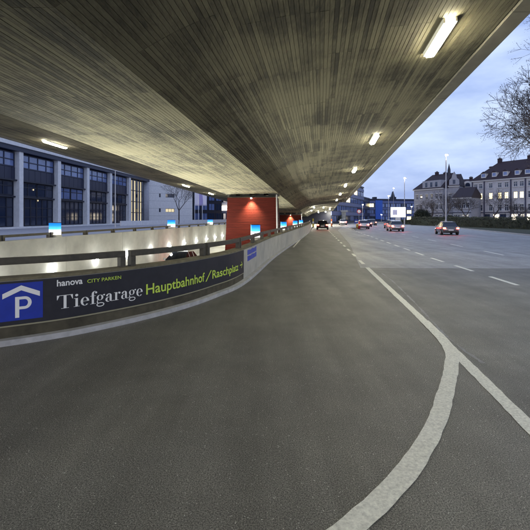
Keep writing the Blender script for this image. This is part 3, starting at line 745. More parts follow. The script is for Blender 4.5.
# pale stone block with slot windows beyond
Q0, Q1 = (-37.2, 131), (-24.6, 139)
W, rot = frame_of(Q0, Q1)
sb = thing('stone_building', 'pale blank stone building with small slot windows behind the bare tree', 'building', (*Q0, 0), rot)
slots = []
for z in (3.6, 8.4):
    slots += [(3.4, 3.95, z, z + 1.2), (5.6, 8.6, z, z + 1.15)]
b = MB(); holes_wall(b, W, 17, slots, dep=.3); shell(b, W, 17, 14); b.build('wall', 'pillar', sb)
for i, s_ in enumerate(slots): window(sb, *s_, .2, 'warmlit' if i == 1 else 'glass', 1 if i % 2 == 0 else 3, 1, 'facade', False, .08)
for z in (2.4, 4.8, 7.2, 9.6, 12, 14.4):
    b = MB(); b.box(0.02, W - .02, -.012, .01, z, z + .03)
    if not any(h[2] < z < h[3] for h in slots): b.build('stone_joint', 'facade', sb)
b = MB(); b.tube((-1.6, -.5, 0), (-1.6, -.5, 14), 1.5, 1.5, 20); b.build('round_column', 'oldwall2', sb, smooth=True)
# dark building behind the flags
Q0, Q1 = (-25, 142), (-15.8, 150); W, rot = frame_of(Q0, Q1)
db = thing('dark_office', 'dark blue glazed office behind the three banner flags', 'building', (*Q0, 0), rot)
b = MB(); b.box(0, W, 0, 14, 0, 19); b.build('wall', 'facade', db)
for z in (1, 4.4, 7.8, 11.2, 14.6):
    for i in range(4): window(db, .4 + i * W / 4, (i + 1) * W / 4 - .2, z, z + 2.4, -.06, pr.choice(('skyglass', 'glass')), 2, 1, 'fascia', False, .12)
# low pale building with lit shop
Q0, Q1 = (-20.0, 152), (6.5, 150); W, rot = frame_of(Q0, Q1)
sh = thing('shop_building', 'blue and white banded building with lit shop fronts left of the red pier', 'building', (*Q0, 0), rot)
b = MB(); b.box(0, W, 0, 14, 0, 16); b.build('wall', 'office', sh)
b = MB(); b.box(-.1, W + .1, -.3, -.01, 4.9, 7.2); b.build('white_band', 'pillar', sh)
b = MB(); b.box(-.1, W + .1, -.3, -.01, 9.6, 11.2); b.build('white_band', 'pillar', sh)
for i in range(8): window(sh, .3 + i * W / 8, (i + 1) * W / 8 - .2, 7.3, 9.4, -.06, 'glass', 2, 1, 'pillar', False, .12)
for i in range(9):
    window(sh, .3 + i * W / 9, (i + 1) * W / 9 - .3, .3, 3.4, -.06, ('shoplit', 'glass', 'shoplit', 'warmlit', 'shoplit', 'warmlit', 'glass', 'shoplit', 'glass')[i], 1, 1, 'facade', False, .12)
b = MB(); b.box(3.4, 7.6, -.6, -.32, 4.4, 6.0); b.build('lit_sign', 'shoplit', sh)
# low pale garden wall along the plaza
lw = thing('low_wall', 'low pale wall across the plaza at the foot of the glazed building', 'wall')
A, B_ = Vector((-30.9, 88, 0)), Vector((-12.5, 148, 0)); d = (B_ - A); L = d.length; d.normalize(); n = Vector((d.y, -d.x, 0)); k = 0
while k < L - 2:
    a = A + d * (k + .02); c = A + d * min(L, k + 3.98)
    b = MB(); b.add([a, c, c - n * .3, a - n * .3] + [v + Vector((0, 0, 1.15)) for v in (a, c, c - n * .3, a - n * .3)], [(4, 5, 6, 7), (0, 1, 5, 4), (2, 3, 7, 6), (1, 2, 6, 5), (3, 0, 4, 7)])
    b.build('wall_panel', 'pillar', lw); k += 4
# flags
for i, px_ in enumerate((194.8, 198.5, 202.3)):
    Y = 112; x = (px_ - 265) / 410 * Y
    t = thing('flagpole', 'white pole with hanging pale banner flag, ' + ('left', 'middle', 'right')[i] + ' of the three', 'flagpole', (x, Y, .1), 0, 'three banner flags by the dark office')
    b = MB(); b.tube((0, 0, 0), (0, 0, 10.2), .07, .05, 8); b.build('pole', 'white', t, smooth=True)
    b = MB()
    nx, nz = 8, 10; vs = []
    for j in range(nz + 1):
        for q in range(nx + 1): vs.append((.06 + q * 1.15 / nx, .1 * math.sin(q * 1.3 + j * .35 + i) * q / nx, 5.0 + j * .5))
    b.add(vs, [(j * (nx + 1) + q, j * (nx + 1) + q + 1, (j + 1) * (nx + 1) + q + 1, (j + 1) * (nx + 1) + q) for j in range(nz) for q in range(nx)])
    o = b.build('flag', ('flag', 'flagv', 'flag')[i], t, smooth=True)
    o.modifiers.new('thick', 'SOLIDIFY').thickness = .01

# right hand side -------------------------------------------------------
def office(name, label, Q0, Q1, H, nf, nb, wallm, bandm, D=18, blue=None, gl='skyglass'):
    W, rot = frame_of(Q0, Q1); t = thing(name, label, 'building', (*Q0, 0), rot)
    b = MB(); b.box(0, W, 0, D, 0, H); b.build('wall', wallm, t)
    fh = (H - 1) / nf
    for j in range(nf):
        z = .6 + j * fh
        b = MB(); b.box(-.15, W + .15, -.25, -.01, z + fh * .60, z + fh * .98); b.build('floor_band', bandm, t)
        for i in range(nb):
            window(t, W * i / nb + .12, W * (i + 1) / nb - .12, z, z + fh * .58, -.08, pr.choice((gl, gl, 'glass', 'litglass' if pr.random() < .25 else gl)), 2, 1, 'facade', False, .1)
    b = MB(); b.box(-.2, W + .2, -.3, D + .2, H, H + .5); b.build('roof_edge', 'fascia', t)
    if blue:
        b = MB(); b.box(blue[0], blue[1], -.5, -.26, 1, H - .2); b.build('blue_panel', 'officeblue', t)
    return t, W
office('office_block', 'dark blue office block with pale horizontal bands right beside the bridge edge', (19, 118), (39.8, 166), 13.6, 4, 8, 'facade', 'officelt', 20)
t, W = office('office_row', 'wide low blue office row behind the lit billboard', (47, 186), (76, 192), 9.8, 3, 11, 'office', 'officelt', 16, (3.2, 6.6))
b = MB(); b.box(4.2, 5.6, 3, 5, 10.3, 11.3); b.build('roof_plant', 'facade', t)
b = MB(); b.box(13, 15.4, 3, 5, 10.3, 11.4); b.prism([(13.4, 11.4), (15, 11.4), (14.2, 14)], 3.4, 4.6); b.build('roof_plant', 'facade', t)
office('narrow_office', 'narrow dark office between the two blue office buildings', (40.5, 170), (47, 185), 10, 3, 3, 'facade', 'fascia', 12)
# houses
def house(label, Q0, Q1, He, Hr, cols, rows, wallm='oldwall', roofm='roof', D=11, lit=(), dormers=(), chim=(), pil=(), ground=None, hip=(2.5, 0), ww=1.05, group=None):
    W, rot = frame_of(Q0, Q1); t = thing('town_house', label, 'house', (*Q0, 0), rot, group)
    holes = []; info = []
    for c in cols:
        for j, (z, h) in enumerate(rows):
            holes.append((c - ww / 2, c + ww / 2, z, z + h)); info.append((c, j))
    g = []
    if ground:
        for c in ground: g.append((c - .95, c + .95, .5, 2.9))
    b = MB(); holes_wall(b, W, He, holes + g, dep=.28); shell(b, W, He, D); b.build('wall', wallm, t)
    for hh, (c, j) in zip(holes, info):
        window(t, *hh, .14, 'litglass' if (cols.index(c), j) in lit else 'glass', 2, 2, 'wframe', True, .09)
        b = MB(); b.box(hh[0] - .16, hh[1] + .16, -.07, -.005, hh[3] + .04, hh[3] + .22); b.build('lintel', 'wframe', t)
    for i, hh in enumerate(g): window(t, *hh, .14, 'shoplit' if i % 2 == 0 else 'glass', 2, 1, 'trimdark', False, .09)
    b = MB(); b.box(-.25, W + .25, -.4, -.003, He - .35, He); b.build('cornice', 'wframe', t)
    b = MB(); b.box(-.05, W + .05, -.14, -.003, 3.25, 3.5); b.build('string_course', 'trimdark', t)
    y0, y1 = -.55, D + .3; m_ = D / 2
    b = MB(); e = .01
    vs = [(-.3, y0, He + e), (W + .3, y0, He + e), (W + .3, y1, He + e), (-.3, y1, He + e), (hip[0], m_, Hr), (W - hip[1], m_, Hr)]
    b.add(vs, [(0, 1, 5, 4), (1, 2, 5), (2, 3, 4, 5), (3, 0, 4), (0, 3, 2, 1)]); rf = b.build('roof', roofm, t)
    slope = (Hr - He) / (m_ - y0)
    for (x, z, w_) in dormers:
        yy = y0 + (z - He) / slope
        b = MB(); b.box(x - w_ / 2, x + w_ / 2, yy - .35, yy + 1.6, z - .25, z + 1.15); dm = b.build('dormer', 'wframe', t)
        b = MB(); b.quad((x - w_ / 2 + .2, yy - .36, z + .05), (x + w_ / 2 - .2, yy - .36, z + .05), (x + w_ / 2 - .2, yy - .36, z + .95), (x - w_ / 2 + .2, yy - .36, z + .95)); b.build('pane', 'skyglass', dm)
        b = MB(); b.prism([(x - w_ / 2 - .15, z + 1.16), (x + w_ / 2 + .15, z + 1.16), (x, z + 1.75)], yy - .5, yy + 2.2); b.build('dormer_roof', roofm, dm)
    for (x, h) in chim:
        b = MB(); b.box(x - .55, x + .55, m_ - .4, m_ + .4, Hr - 1.2, Hr + h); b.box(x - .62, x + .62, m_ - .47, m_ + .47, Hr + h + .003, Hr + h + .15)
        for q in (-.3, 0, .3): b.tube((x + q, m_, Hr + h + .15), (x + q, m_, Hr + h + .5), .1, .09, 6)
        b.build('chimney', 'roofred', t)
    for x in pil:
        b = MB(); b.box(x - .16, x + .16, -.2, -.012, .3, He - .36); b.build('pilaster', 'trimdark', t)
    return t, W
def P_(px, Y): return ((px - 265) / 410 * Y, Y)
# long four storey house: left part, middle part, right part
Q0, Q1 = P_(471.5, 133), P_(533, 117)
Wf, _ = frame_of(Q0, Q1)
def lx(px):      # local x on this front for a picture column
    r = (px - 265) / 410; dx, dy = Q1[0] - Q0[0], Q1[1] - Q0[1]
    u = (r * Q0[1] - Q0[0]) / (dx - r * dy); return u * Wf
cols = [lx(p) for p in (475.6, 480.6, 490.6, 499.6, 506.4, 515.4, 521.6, 530)]
house('long four storey white house with lit third floor windows and a dark red roof', Q0, Q1, 13.6, 19.6, cols, [(3.9, 1.9), (7.6, 1.9), (11.0, 1.5)], 'oldwall2', 'roofred', 12,
      lit=[(i, 1) for i in (0, 1, 2, 3, 4, 5, 6)], dormers=[(lx(483), 14.6, 1.5), (lx(493.6), 14.7, 1.4), (lx(504.6), 14.7, 1.4), (lx(516.6), 14.7, 1.4), (lx(528), 14.7, 2)],
      chim=[(lx(489), .9), (lx(519), .8), (lx(480.5), -1.6)], pil=[lx(472.6), lx(484.4), lx(511), lx(525.6)], ground=[lx(p) for p in (478, 487, 496, 503, 514, 522, 530)], hip=(5.5, 0), ww=1.15)
# corner house with broad dormer
Q0, Q1 = P_(414, 150), P_(443, 139); Wf, _ = frame_of(Q0, Q1)
cols = [lx(p) for p in (417, 421, 426.5, 431.5, 436.5, 440.6)]
t, Wc = house('grey white corner house with steep dark hipped roof and a wide roof bay', Q0, Q1, 11.9, 17.3, cols, [(1.0, 1.8), (4.6, 1.8), (8.2, 1.8)], 'oldwall', 'roof', 11, chim=[(5.5, .7), (9, .2)], hip=(3.6, .2))
bx0, bx1 = lx(422.8), lx(441)
b = MB(); b.box(bx0, bx1, -.12, 3.2, 12.02, 14.7); fb = b.build('roof_bay', 'oldwall', t)
for p in (426.5, 431.5, 436.5):
    b = MB(); b.box(lx(p) - .45, lx(p) + .45, -.16, -.125, 12.5, 14.1); b.build('pane', 'glass', fb)
# gabled house right of it with small spire
Q0, Q1 = P_(443.2, 141), P_(459, 138); Wf, _ = frame_of(Q0, Q1)
t, Wc = house('grey gabled house with a small spire behind the tall street lamp', Q0, Q1, 12.6, 17.0, [lx(446), lx(450), lx(455.5)], [(1.0, 1.8), (4.6, 1.8), (8.2, 1.8)], 'oldwall', 'roof', 11, hip=(.2, .4))
b = MB(); b.prism([(1.9, 12.65), (5.1, 12.65), (5.0, 14.6), (4.3, 15.2), (4.1, 16.2), (3.5, 17.4), (2.9, 16.2), (2.7, 15.2), (2.0, 14.6)], -.2, .5); b.box(3.1, 3.9, -.24, -.205, 13.2, 14.6, 1); b.build('gable', ['oldwall', 'glass'], t)
b = MB(); b.tube((1.2, 3, 15.5), (1.2, 3, 18.4), .55, .5, 8); b.tube((1.2, 3, 18.4), (1.2, 3, 20.6), .5, .03, 8); b.build('spire', 'facade', t)
# lower house with big roof
Q0, Q1 = P_(453, 129), P_(471, 125); Wf, _ = frame_of(Q0, Q1)
house('low grey house with a broad dark roof left of the long white house', Q0, Q1, 8.0, 11.4, [lx(p) for p in (455.5, 459.5, 463.5, 467.5)], [(1.0, 1.8), (4.7, 1.8)], 'oldwall', 'roof', 9, hip=(.3, .2))
# rear house with round arched gable window
Q0, Q1 = P_(456, 146), P_(476, 144); Wf, _ = frame_of(Q0, Q1)
t, Wc = house('rear house with white arched gable window above the low dark roof', Q0, Q1, 12.5, 15.8, [lx(459)], [(8.6, 1.8)], 'oldwall2', 'roofred', 10, hip=(.3, .3), chim=[(5.6, .5)])
c = lx(467.3)
b = MB(); b.prism([(c - 1.5, 12.55), (c + 1.5, 12.55)] + [(c + 1.5 * math.cos(R(a)), 13.4 + 1.3 * math.sin(R(a))) for a in range(0, 181, 20)], -.7, .6); g_ = b.build('gable', 'wframe', t)
b = MB(); b.prism([(c - .8, 12.7), (c + .8, 12.7)] + [(c + .8 * math.cos(R(a)), 13.3 + .75 * math.sin(R(a))) for a in range(0, 181, 20)], -.74, -.702); b.build('pane', 'glass', g_)

# ------------------------------------------------------------------ billboard
Y = 100; x = (398 - 265) / 410 * Y
t = thing('billboard', 'bright white lit billboard on a square pedestal beyond the road', 'billboard', (x, Y, .1), R(-6))
b = MB(); b.box(-.55, .55, -.35, .35, 0, 1.75); b.build('pedestal', 'pale', t, .03)
b = MB(); b.box(-1.85, 1.85, -.2, .2, 1.752, 4.35); b.build('cabinet', 'steel', t, .04)
b = MB(); b.box(-1.72, 1.72, -.215, -.203, 1.88, 4.22); b.build('lit_face', 'billboard', t)
b = MB(); b.box(-1.3, -.2, -.222, -.218, 2.4, 3.7); b.box(.1, 1.4, -.222, -.218, 3.1, 3.3); b.box(.1, 1.2, -.222, -.218, 2.7, 2.85); b.build('poster_print', 'flag', t)

# ------------------------------------------------------------------ street lamps
def street_lamp(px_, Y, ztop, label, arm=.0, r=.11, bulb=.2, zb=.1, power=900):
    x = (px_ - 265) / 410 * Y
    t = thing('street_lamp', label, 'street lamp', (x, Y, zb), 0, 'street lamps')
    b = MB(); b.tube((0, 0, 0), (0, 0, 1.3), r * 1.5, r * 1.4, 12); b.tube((0, 0, 1.3), (0, 0, ztop - .1), r, r * .55, 12)
    b.build('mast', 'steel', t, smooth=False)
    b = MB(); b.box(-.16, .16, -.75, .15, ztop - .1, ztop + .04); b.build('head', 'steel', t, .03)
    b = MB(); b.ball((0, -.3, ztop - .16), bulb, 10, sz=.55); b.build('bulb', 'street', t, smooth=True)
    return t
street_lamp(446, 80, 14.1, 'tallest and nearest street lamp, in front of the corner house', r=.16, bulb=.3, power=3000)
street_lamp(404.5, 102, 11.7, 'tall street lamp at the right edge of the billboard', r=.11, bulb=.3, power=1500)
street_lamp(388.5, 150, 9.8, 'distant street lamp left of the billboard, its lamp just above the office roof', r=.1, bulb=.32, power=900)
street_lamp(393.5, 165, 13.6, 'distant tall street lamp rising above the billboard', r=.09, bulb=.25, power=0)
street_lamp(362.6, 108, 5.3, 'short street lamp before the dark office block by the bridge edge', r=.07, bulb=.16, power=300)
for i, (px_, Y, z) in enumerate(((381.4, 150, 2.9), (411.4, 140, 5.6))):
    street_lamp(px_, Y, z, ('small low orange lamp left of the billboard in front of the blue offices', 'small lamp between the billboard and the corner house')[i], r=.05, bulb=.22, power=0)
# unlit mast before the glazed facade
Y = 76; x = (115.3 - 265) / 410 * Y
t = thing('mast', 'thin pale unlit mast in front of the glazed building', 'pole', (x, Y, .1))
b = MB(); b.tube((0, 0, 0), (0, 0, 11.6), .1, .06, 10); b.build('pole', 'pale', t); b = MB(); b.box(-.35, .1, -.12, .12, 11.6, 11.72); b.build('head', 'pale', t); 

# ------------------------------------------------------------------ vegetation
def bare_tree(name, label, loc, H, seed, spread=.5, levels=6, trunk_r=.22, trunk_h=.28, twigm='bark', buds=0, lean=(0, 0), nb=(2, 3), group=None, minr=.012, ratio=.76):
    rn = random.Random(seed); t = thing(name, label, 'tree', loc, 0, group)
    tb = MB(); cb = MB()
    def grow(p, d, L, r, lv):
        seg = 3 if lv < 3 else 2
        for k in range(seg):
            d2 = (d + Vector((rn.uniform(-1, 1), rn.uniform(-1, 1), rn.uniform(-.5, .9))) * .14).normalized()
            q = p + d2 * (L / seg); r2 = r * (.93 if lv else .95)
            (tb if lv < 2 else cb).tube(p, q, r, r2, 8 if lv < 2 else (5 if lv < 4 else 3), cap=False); p, d, r = q, d2, r2
            if lv >= 2 and k < seg - 1 and lv < levels and rn.random() < .75:
                a = d.orthogonal().normalized(); a.rotate(Matrix.Rotation(rn.uniform(0, 6.28), 3, d))
                grow(p, (d + a * rn.uniform(.6, 1.1)).normalized(), L * .62, max(minr, r * .5), lv + 1 if lv + 1 > 3 else 3)
        if lv >= levels:
            if buds:
                for _ in range(buds):
                    c = p + Vector((rn.uniform(-1, 1), rn.uniform(-1, 1), rn.uniform(-1, .6))) * .22; s_ = rn.uniform(.03, .07)
                    u = Vector((rn.uniform(-1, 1), rn.uniform(-1, 1), rn.uniform(-1, 1))).normalized(); v = u.orthogonal().normalized()
                    cb.add([c - u * s_, c + v * s_ * .6, c + u * s_, c - v * s_ * .6], [(0, 1, 2, 3)])
            return
        n = rn.randint(*nb); a0 = rn.uniform(0, 6.28)
        for i in range(n + (1 if lv == 0 else 0)):
            a = d.orthogonal().normalized(); a.rotate(Matrix.Rotation(a0 + i * 6.28 / (n + (1 if lv == 0 else 0)) + rn.uniform(-.5, .5), 3, d))
            nd = (d + a * spread * rn.uniform(.7, 1.5) + Vector((0, 0, .08))).normalized()
            grow(p, nd, L * rn.uniform(ratio - .08, ratio + .08), max(minr, r * rn.uniform(.6, .75)), lv + 1)
    grow(Vector((0, 0, -.05)), Vector((lean[0], lean[1], 1)).normalized(), H * trunk_h, trunk_r, 0)
    tb.build('trunk', 'bark', t, fix=False, smooth=True); cb.build('crown', twigm, t, fix=False)
    return t
bare_tree('bare_tree', 'bare tree in front of the pale stone building on the left plaza', (P_(178.5, 112)[0], 112, .1), 13, 6, .5, 6, .2, minr=.014)
for i, (px_, Y, H, lb) in enumerate(((444, 96, 9, 'bare tree behind the hedge beside the tallest street lamp'), (466, 94, 8, 'bare tree behind the hedge before the low dark roofed house'), (491, 92, 9, 'broad bare tree before the long white house with lit windows'), (432, 104, 7.5, 'smaller bare tree right of the dark bush, before the corner house'), (517, 90, 5.5, 'slender bare young tree before the right end of the long white house'))):
    bare_tree('bare_tree', lb, (P_(px_, Y)[0], Y, .1), H * 1.2, 20 + i, .62, 6, .17, .22, minr=.013)
bare_tree('large_tree', 'tall fine twigged tree reaching into the frame from the right edge', (33.1, 40.5, .1), 29, 33, .66, 7, .38, .165, 'bark', 7, lean=(-.03, 0), minr=.018, ratio=.78, nb=(3, 3))

bare_tree('large_tree', 'nearer tall bare tree whose high twigs enter at the upper right corner', (24.3, 30.5, .1), 30, 52, .6, 7, .34, .27, 'bark', 7, lean=(-.02, 0), minr=.014, ratio=.74, nb=(3, 3))

def leaves(name, label, cat, path, w_, h, n, m='leaf', size=.11, seed=1, top=.12, kind=None):
    rn = random.Random(seed); t = thing(name, label, cat)
    b = MB(); C = [Vector((x, y, 0)) for x, y in path]; Ls = [(q - p).length for p, q in zip(C, C[1:])]; T = sum(Ls)
    core = MB()
    for k in range(n):
        s_ = rn.uniform(0, T); i = 0
        while i < len(Ls) - 1 and s_ > Ls[i]: s_ -= Ls[i]; i += 1
        d = (C[i + 1] - C[i]).normalized(); nn = Vector((d.y, -d.x, 0)); p = C[i] + d * s_
        hh = h + top * math.sin(p.x * 1.7 + p.y * 2.1) + top * .7 * math.sin(p.y * 5.3)
        u = rn.random()
        if u < .6: off, z = -w_ / 2 + rn.uniform(-.12, .14), rn.uniform(.05, hh)
        elif u < .9: off, z = rn.uniform(-w_ / 2, w_ / 2), hh + rn.uniform(-.2, .12)
        else: off, z = w_ / 2 + rn.uniform(-.1, .1), rn.uniform(.05, hh)
        c = p + nn * off + Vector((0, 0, z + .1)); a = Vector((rn.gauss(0, 1), rn.gauss(0, 1), rn.gauss(0, 1))).normalized(); e = a.orthogonal().normalized(); sz = size * rn.uniform(.6, 1.4)
        b.add([c - a * sz, c + e * sz * .5, c + a * sz, c - e * sz * .5], [(0, 1, 2, 3)])
    b.build('foliage', m, t, fix=False)
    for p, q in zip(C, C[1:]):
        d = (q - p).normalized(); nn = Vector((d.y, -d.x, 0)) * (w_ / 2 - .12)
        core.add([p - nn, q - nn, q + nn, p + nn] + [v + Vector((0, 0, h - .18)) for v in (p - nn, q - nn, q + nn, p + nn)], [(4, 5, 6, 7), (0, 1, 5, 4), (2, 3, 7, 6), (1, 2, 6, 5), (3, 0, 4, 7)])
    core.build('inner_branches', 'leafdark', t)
    return t
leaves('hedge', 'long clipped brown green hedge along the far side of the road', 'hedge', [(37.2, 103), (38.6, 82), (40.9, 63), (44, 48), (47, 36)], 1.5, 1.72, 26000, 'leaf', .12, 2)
leaves('hedge', 'short low hedge strip between the billboard and the dark bush', 'hedge', [(35.5, 112), (41, 108)], 1.2, 1.0, 2500, 'leaf', .12, 8)
def bush(label, loc, rx, ry, rz, n, m='leafdark', size=.16, seed=1):
    rn = random.Random(seed); t = thing('bush', label, 'bush', loc)
    b = MB(); lob = [(Vector((rn.uniform(-.5, .5) * rx, rn.uniform(-.5, .5) * ry, rn.uniform(.35, .75) * rz)), rn.uniform(.35, .6)) for _ in range(9)]
    for k in range(n):
        c0, s_ = rn.choice(lob); u = Vector((rn.gauss(0, 1), rn.gauss(0, 1), rn.gauss(0, 1))).normalized() * (rn.random() ** .33)
        c = c0 + Vector((u.x * rx * s_, u.y * ry * s_, u.z * rz * s_)); c.z = max(.02, c.z)
        a = Vector((rn.gauss(0, 1), rn.gauss(0, 1), rn.gauss(0, 1))).normalized(); e = a.orthogonal().normalized(); sz = size * rn.uniform(.6, 1.4)
        b.add([c - a * sz, c + e * sz * .5, c + a * sz, c - e * sz * .5], [(0, 1, 2, 3)])
    b.build('foliage', m, t, fix=False)
    s = MB(); 
    for k in range(6): s.tube((rn.uniform(-.2, .2), rn.uniform(-.2, .2), 0), (rn.uniform(-.5, .5) * rx, rn.uniform(-.5, .5) * ry, rz * .6), .05, .02, 5)
    s.build('stems', 'bark', t, fix=False)
bush('large dark rounded bush in front of the corner house', (P_(422, 106)[0], 106, .1), 3.0, 2.2, 3.3, 9000, seed=3)
bush('low dark bush right of the tallest street lamp', (P_(453, 92)[0], 92, .1), 2.0, 1.2, 1.9, 4000, seed=4)
for i, (px_, Y, h, rx) in enumerate(((322, 127, 2.4, 2.2), (329, 129, 3.2, 2.4), (336, 128, 2.7, 2.2))):
    bush('shrub on the bank at the far end of the bridge, ' + ('left', 'middle', 'right')[i] + ' one', (P_(px_, Y)[0], Y, 0), rx, 1.5, h, 3000, 'leaf', .16, 30 + i)

# ------------------------------------------------------------------ end of the underpass
t = thing('abutment', 'pale concrete abutment closing the far end of the underpass', 'abutment', (P_(298, 131)[0], 131, 0), ROADROT)
b = MB(); b.box(0, 15, 0, 1.2, 0, 3.6); b.build('wall', 'concrete', t)
b = MB(); b.box(-.3, 15.6, -.4, 1.25, 3.602, 4.1); b.build('coping', 'wallconc', t)
# traffic island with signs
t = thing('traffic_island', 'small raised kerbed traffic island under the bridge edge', 'traffic island', (ax(5.9, 66), 66, 0), ROADROT)
b = MB(); b.prism([(-.9, 0), (.9, 0), (.9, .13), (-.9, .13)], -5, 5); b.build('kerb_ring', 'kerb', t, .03)
b = MB(); b.box(-.72, .72, -4.8, 4.8, .131, .15); b.build('island_paving', 'grass', t)
def signpost(label, loc, h=2.6, colr='redp', kind='round', rz=0):
    t = thing('road_sign', label, 'road sign', loc, rz)
    b = MB(); b.tube((0, 0, 0), (0, 0, h + .3), .035, .035, 8); b.build('post', 'steel', t)
    if kind == 'round':
        b = MB(); b.tube((0, -.045, h), (0, -.075, h), .34, .34, 24); b.build('sign_plate', colr, t)
        b = MB(); b.tube((0, -.078, h), (0, -.085, h), .24, .24, 24); b.build('sign_face', 'white', t)
    else:
        b = MB(); b.box(-.3, .3, -.07, -.045, h - .45, h + .15); b.build('sign_plate', colr, t)
        b = MB(); b.box(-.2, .2, -.078, -.072, h - .25, h - .05); b.build('sign_face', 'white', t)
    return t
signpost('round red rimmed sign on the traffic island under the bridge edge', (ax(6.0, 63), 63, .15), 2.7)
signpost('square blue sign low on the traffic island under the bridge edge', (ax(5.7, 64.5), 64.5, .15), 1.3, 'pblue', 'square')
def beacon(label, loc, m, h=1.0, lit=False):
    t = thing('traffic_bollard', label, 'bollard', loc)
    b = MB(); b.tube((0, 0, 0), (0, 0, .1), .24, .2, 12); b.build('foot', 'plastic', t)
    b = MB(); b.tube((0, 0, .1), (0, 0, h), .15, .13, 12); b.ball((0, 0, h), .13); b.build('body', m, t, smooth=True)
    b = MB(); b.tube((0, 0, h * .5), (0, 0, h * .72), .16, .155, 12); b.build('band', 'white', t)
beacon('red and white bollard at the near end of the traffic island', (ax(5.9, 61.6), 61.6, .15), 'redp', 1.1)
beacon('yellow bollard on the traffic island behind the signs', (ax(6.2, 68), 68, .15), 'yellow', 1.3)
beacon('yellow bollard at the far end of the near parapet', (ax(-1.3, 78), 78, 0), 'yellow', 1.6)
beacon('orange bollard in the middle of the far underpass', (ax(2.4, 84), 84, 0), 'orange', 1.5)

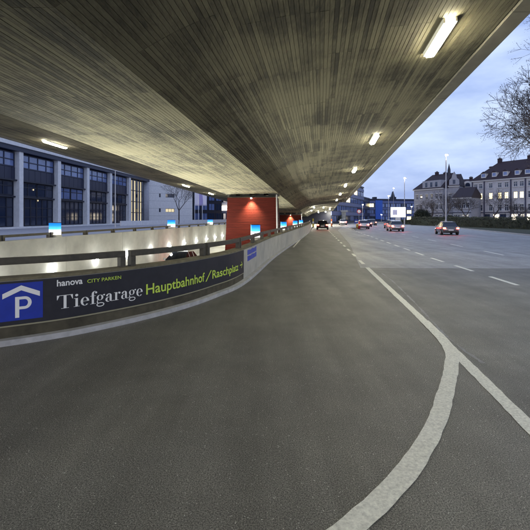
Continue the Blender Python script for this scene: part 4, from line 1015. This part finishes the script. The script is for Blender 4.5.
# ------------------------------------------------------------------ cars
def car_proto(label, paint, estate=False):
    t = thing('car', label, 'car', (0, 0, 0), 0, 'cars driving on the road')
    L = 2.2
    st = [(-L, .42, .62, .80, .86), (-L + .05, .34, .74, .82, .95), (-L + .35, .26, .87, .84, .99), (-1.3, .22, .90, .87, .99), (0, .22, .91, .88, .95), (.9, .22, .90, .87, .96), (1.5, .22, .89, .84, .86), (2.0, .26, .84, .78, .72), (L, .36, .66, .66, .60)]
    # y, z bottom, half width low, half width top, z shoulder   (rear is -y)
    vs = []; 
    for (y, zb, w0, w1, zs) in st:
        pr_ = [(-w0 * .9, zb), (-w0, zb + .16), (-w0, zs - .25), (-w1, zs - .03), (-w1 * .86, zs), (w1 * .86, zs), (w1, zs - .03), (w0, zs - .25), (w0, zb + .16), (w0 * .9, zb)]
        vs += [(x, y, z) for x, z in pr_]
    n = 10; fs = [tuple(range(n - 1, -1, -1)), tuple(range(n * (len(st) - 1), n * len(st)))]
    for i in range(len(st) - 1):
        for j in range(n): fs.append((i * n + j, i * n + (j + 1) % n, (i + 1) * n + (j + 1) % n, (i + 1) * n + j))
    b = MB(); b.add(vs, fs); b.build('body', paint, t, smooth=True).modifiers.new('es', 'EDGE_SPLIT').split_angle = R(35)
    rr = -2.05 if estate else -1.75
    gh = [(rr, .80, .97), (rr + .45, .64, 1.38), (-.9, .60, 1.46), (.1, .60, 1.46), (1.15, .78, .97)]
    b = MB(); vs = []
    for y, hw, z in gh: vs += [(-.8, y, .94), (-hw, y, z), (hw, y, z), (.8, y, .94)]
    fs = [(3, 2, 1, 0), (16, 17, 18, 19)]
    for i in range(4):
        for j in range(3): fs.append((4 * i + j, 4 * i + j + 1, 4 * i + 5 + j, 4 * i + 4 + j))
    b.add(vs, fs); b.build('window_glass', 'carglass', t)
    b = MB(); 
    b.add([(-.63, rr + .42, 1.40), (.63, rr + .42, 1.40), (.61, .12, 1.475), (-.61, .12, 1.475), (-.63, rr + .42, 1.43), (.63, rr + .42, 1.43), (.58, .05, 1.505), (-.58, .05, 1.505)], [(0, 3, 2, 1), (4, 5, 6, 7), (0, 1, 5, 4), (1, 2, 6, 5), (2, 3, 7, 6), (3, 0, 4, 7)])
    for sx in (-1, 1):
        for (ya, yb) in ((-.95, -.83), (.02, .1)): b.add([(sx * .815, ya, .94), (sx * .815, yb, .94), (sx * .625, yb, 1.46), (sx * .625, ya, 1.46), (sx * .80, ya, .94), (sx * .80, yb, .94), (sx * .60, yb, 1.46), (sx * .60, ya, 1.46)], [(0, 1, 2, 3), (7, 6, 5, 4), (0, 4, 5, 1), (1, 5, 6, 2), (2, 6, 7, 3), (3, 7, 4, 0)])
    b.build('roof', paint, t)
    for sx in (-1, 1):
        for y in (-1.35, 1.35):
            b = MB(); b.tube((sx * .70, y, .32), (sx * .93, y, .32), .32, .32, 20); wh = b.build('wheel', 'tyre', t, .02)
            b = MB(); b.tube((sx * .90, y, .32), (sx * .94, y, .32), .21, .19, 12); b.build('rim', 'rim', wh)
        b = MB(); b.box(sx * .68 - .13, sx * .68 + .13, -L - .03, -L + .12, .68, .84); b.build('tail_light', 'tail', t, .02)
        b = MB(); b.box(sx * .62 - .16, sx * .62 + .16, L - .22, L - .02, .56, .68); b.build('headlight', 'headl', t, .02)
        b = MB(); b.box(sx * .97 - .09, sx * .97 + .09, .72, .84, .92, 1.05); b.build('mirror', paint, t, .02)
    b = MB(); b.box(-.26, .26, -L - .02, -L + .02, .52, .63); b.build('number_plate', 'white', t)
    b = MB(); b.box(-.8, .8, -L - .05, -L + .1, .34, .48); b.build('rear_bumper', 'plastic', t, .02)
    return t
CP = dict(grey=carpaint('paint_grey', (.10, .11, .12)), silver=carpaint('paint_silver', (.42, .43, .45)), black=carpaint('paint_black', (.012, .012, .014)), white=carpaint('paint_white', (.62, .62, .62)), blue=carpaint('paint_blue', (.02, .04, .14)))
c0 = car_proto('dark grey car with glowing red tail lights, nearest the right edge', CP['grey'])
c0.location = (ax(14.5, 47), 47, 0); c0.rotation_euler = (0, 0, -.2)
spots = [(10.6, 58, 'silver', 'silver car with lit red tail lights farther along the right hand lanes'), (12.4, 72, 'black', 'black car with lit red tail lights driving before the hedge'),
         (7.2, 69, 'white', 'white car with lit red tail lights in the middle lane'), (9.5, 84, 'blue', 'small dark blue car far along the road, left of the billboard'),
         (12.4, 98, 'grey', 'small distant grey car far along the road just before the billboard'), (.4, 66, 'black', 'black car with red tail lights in the left lane under the bridge'), (5.8, 104, 'silver', 'tiny silver car at the far end of the road near the office block')]
for a, Y, cc, lb in spots:
    c = dup(c0, (ax(a, Y), Y, 0), -.134, lb, {'body': CP[cc], 'roof': CP[cc], 'mirror': CP[cc]})
c = dup(c0, (ax(-10.7, 31.5), 31.5, fz(31) + .02), R(172), 'silver car down on the garage ramp, seen through a gap of the parapet railing', {'body': CP['silver'], 'roof': CP['silver'], 'mirror': CP['silver']})
c['group'] = 'cars on the garage ramp'
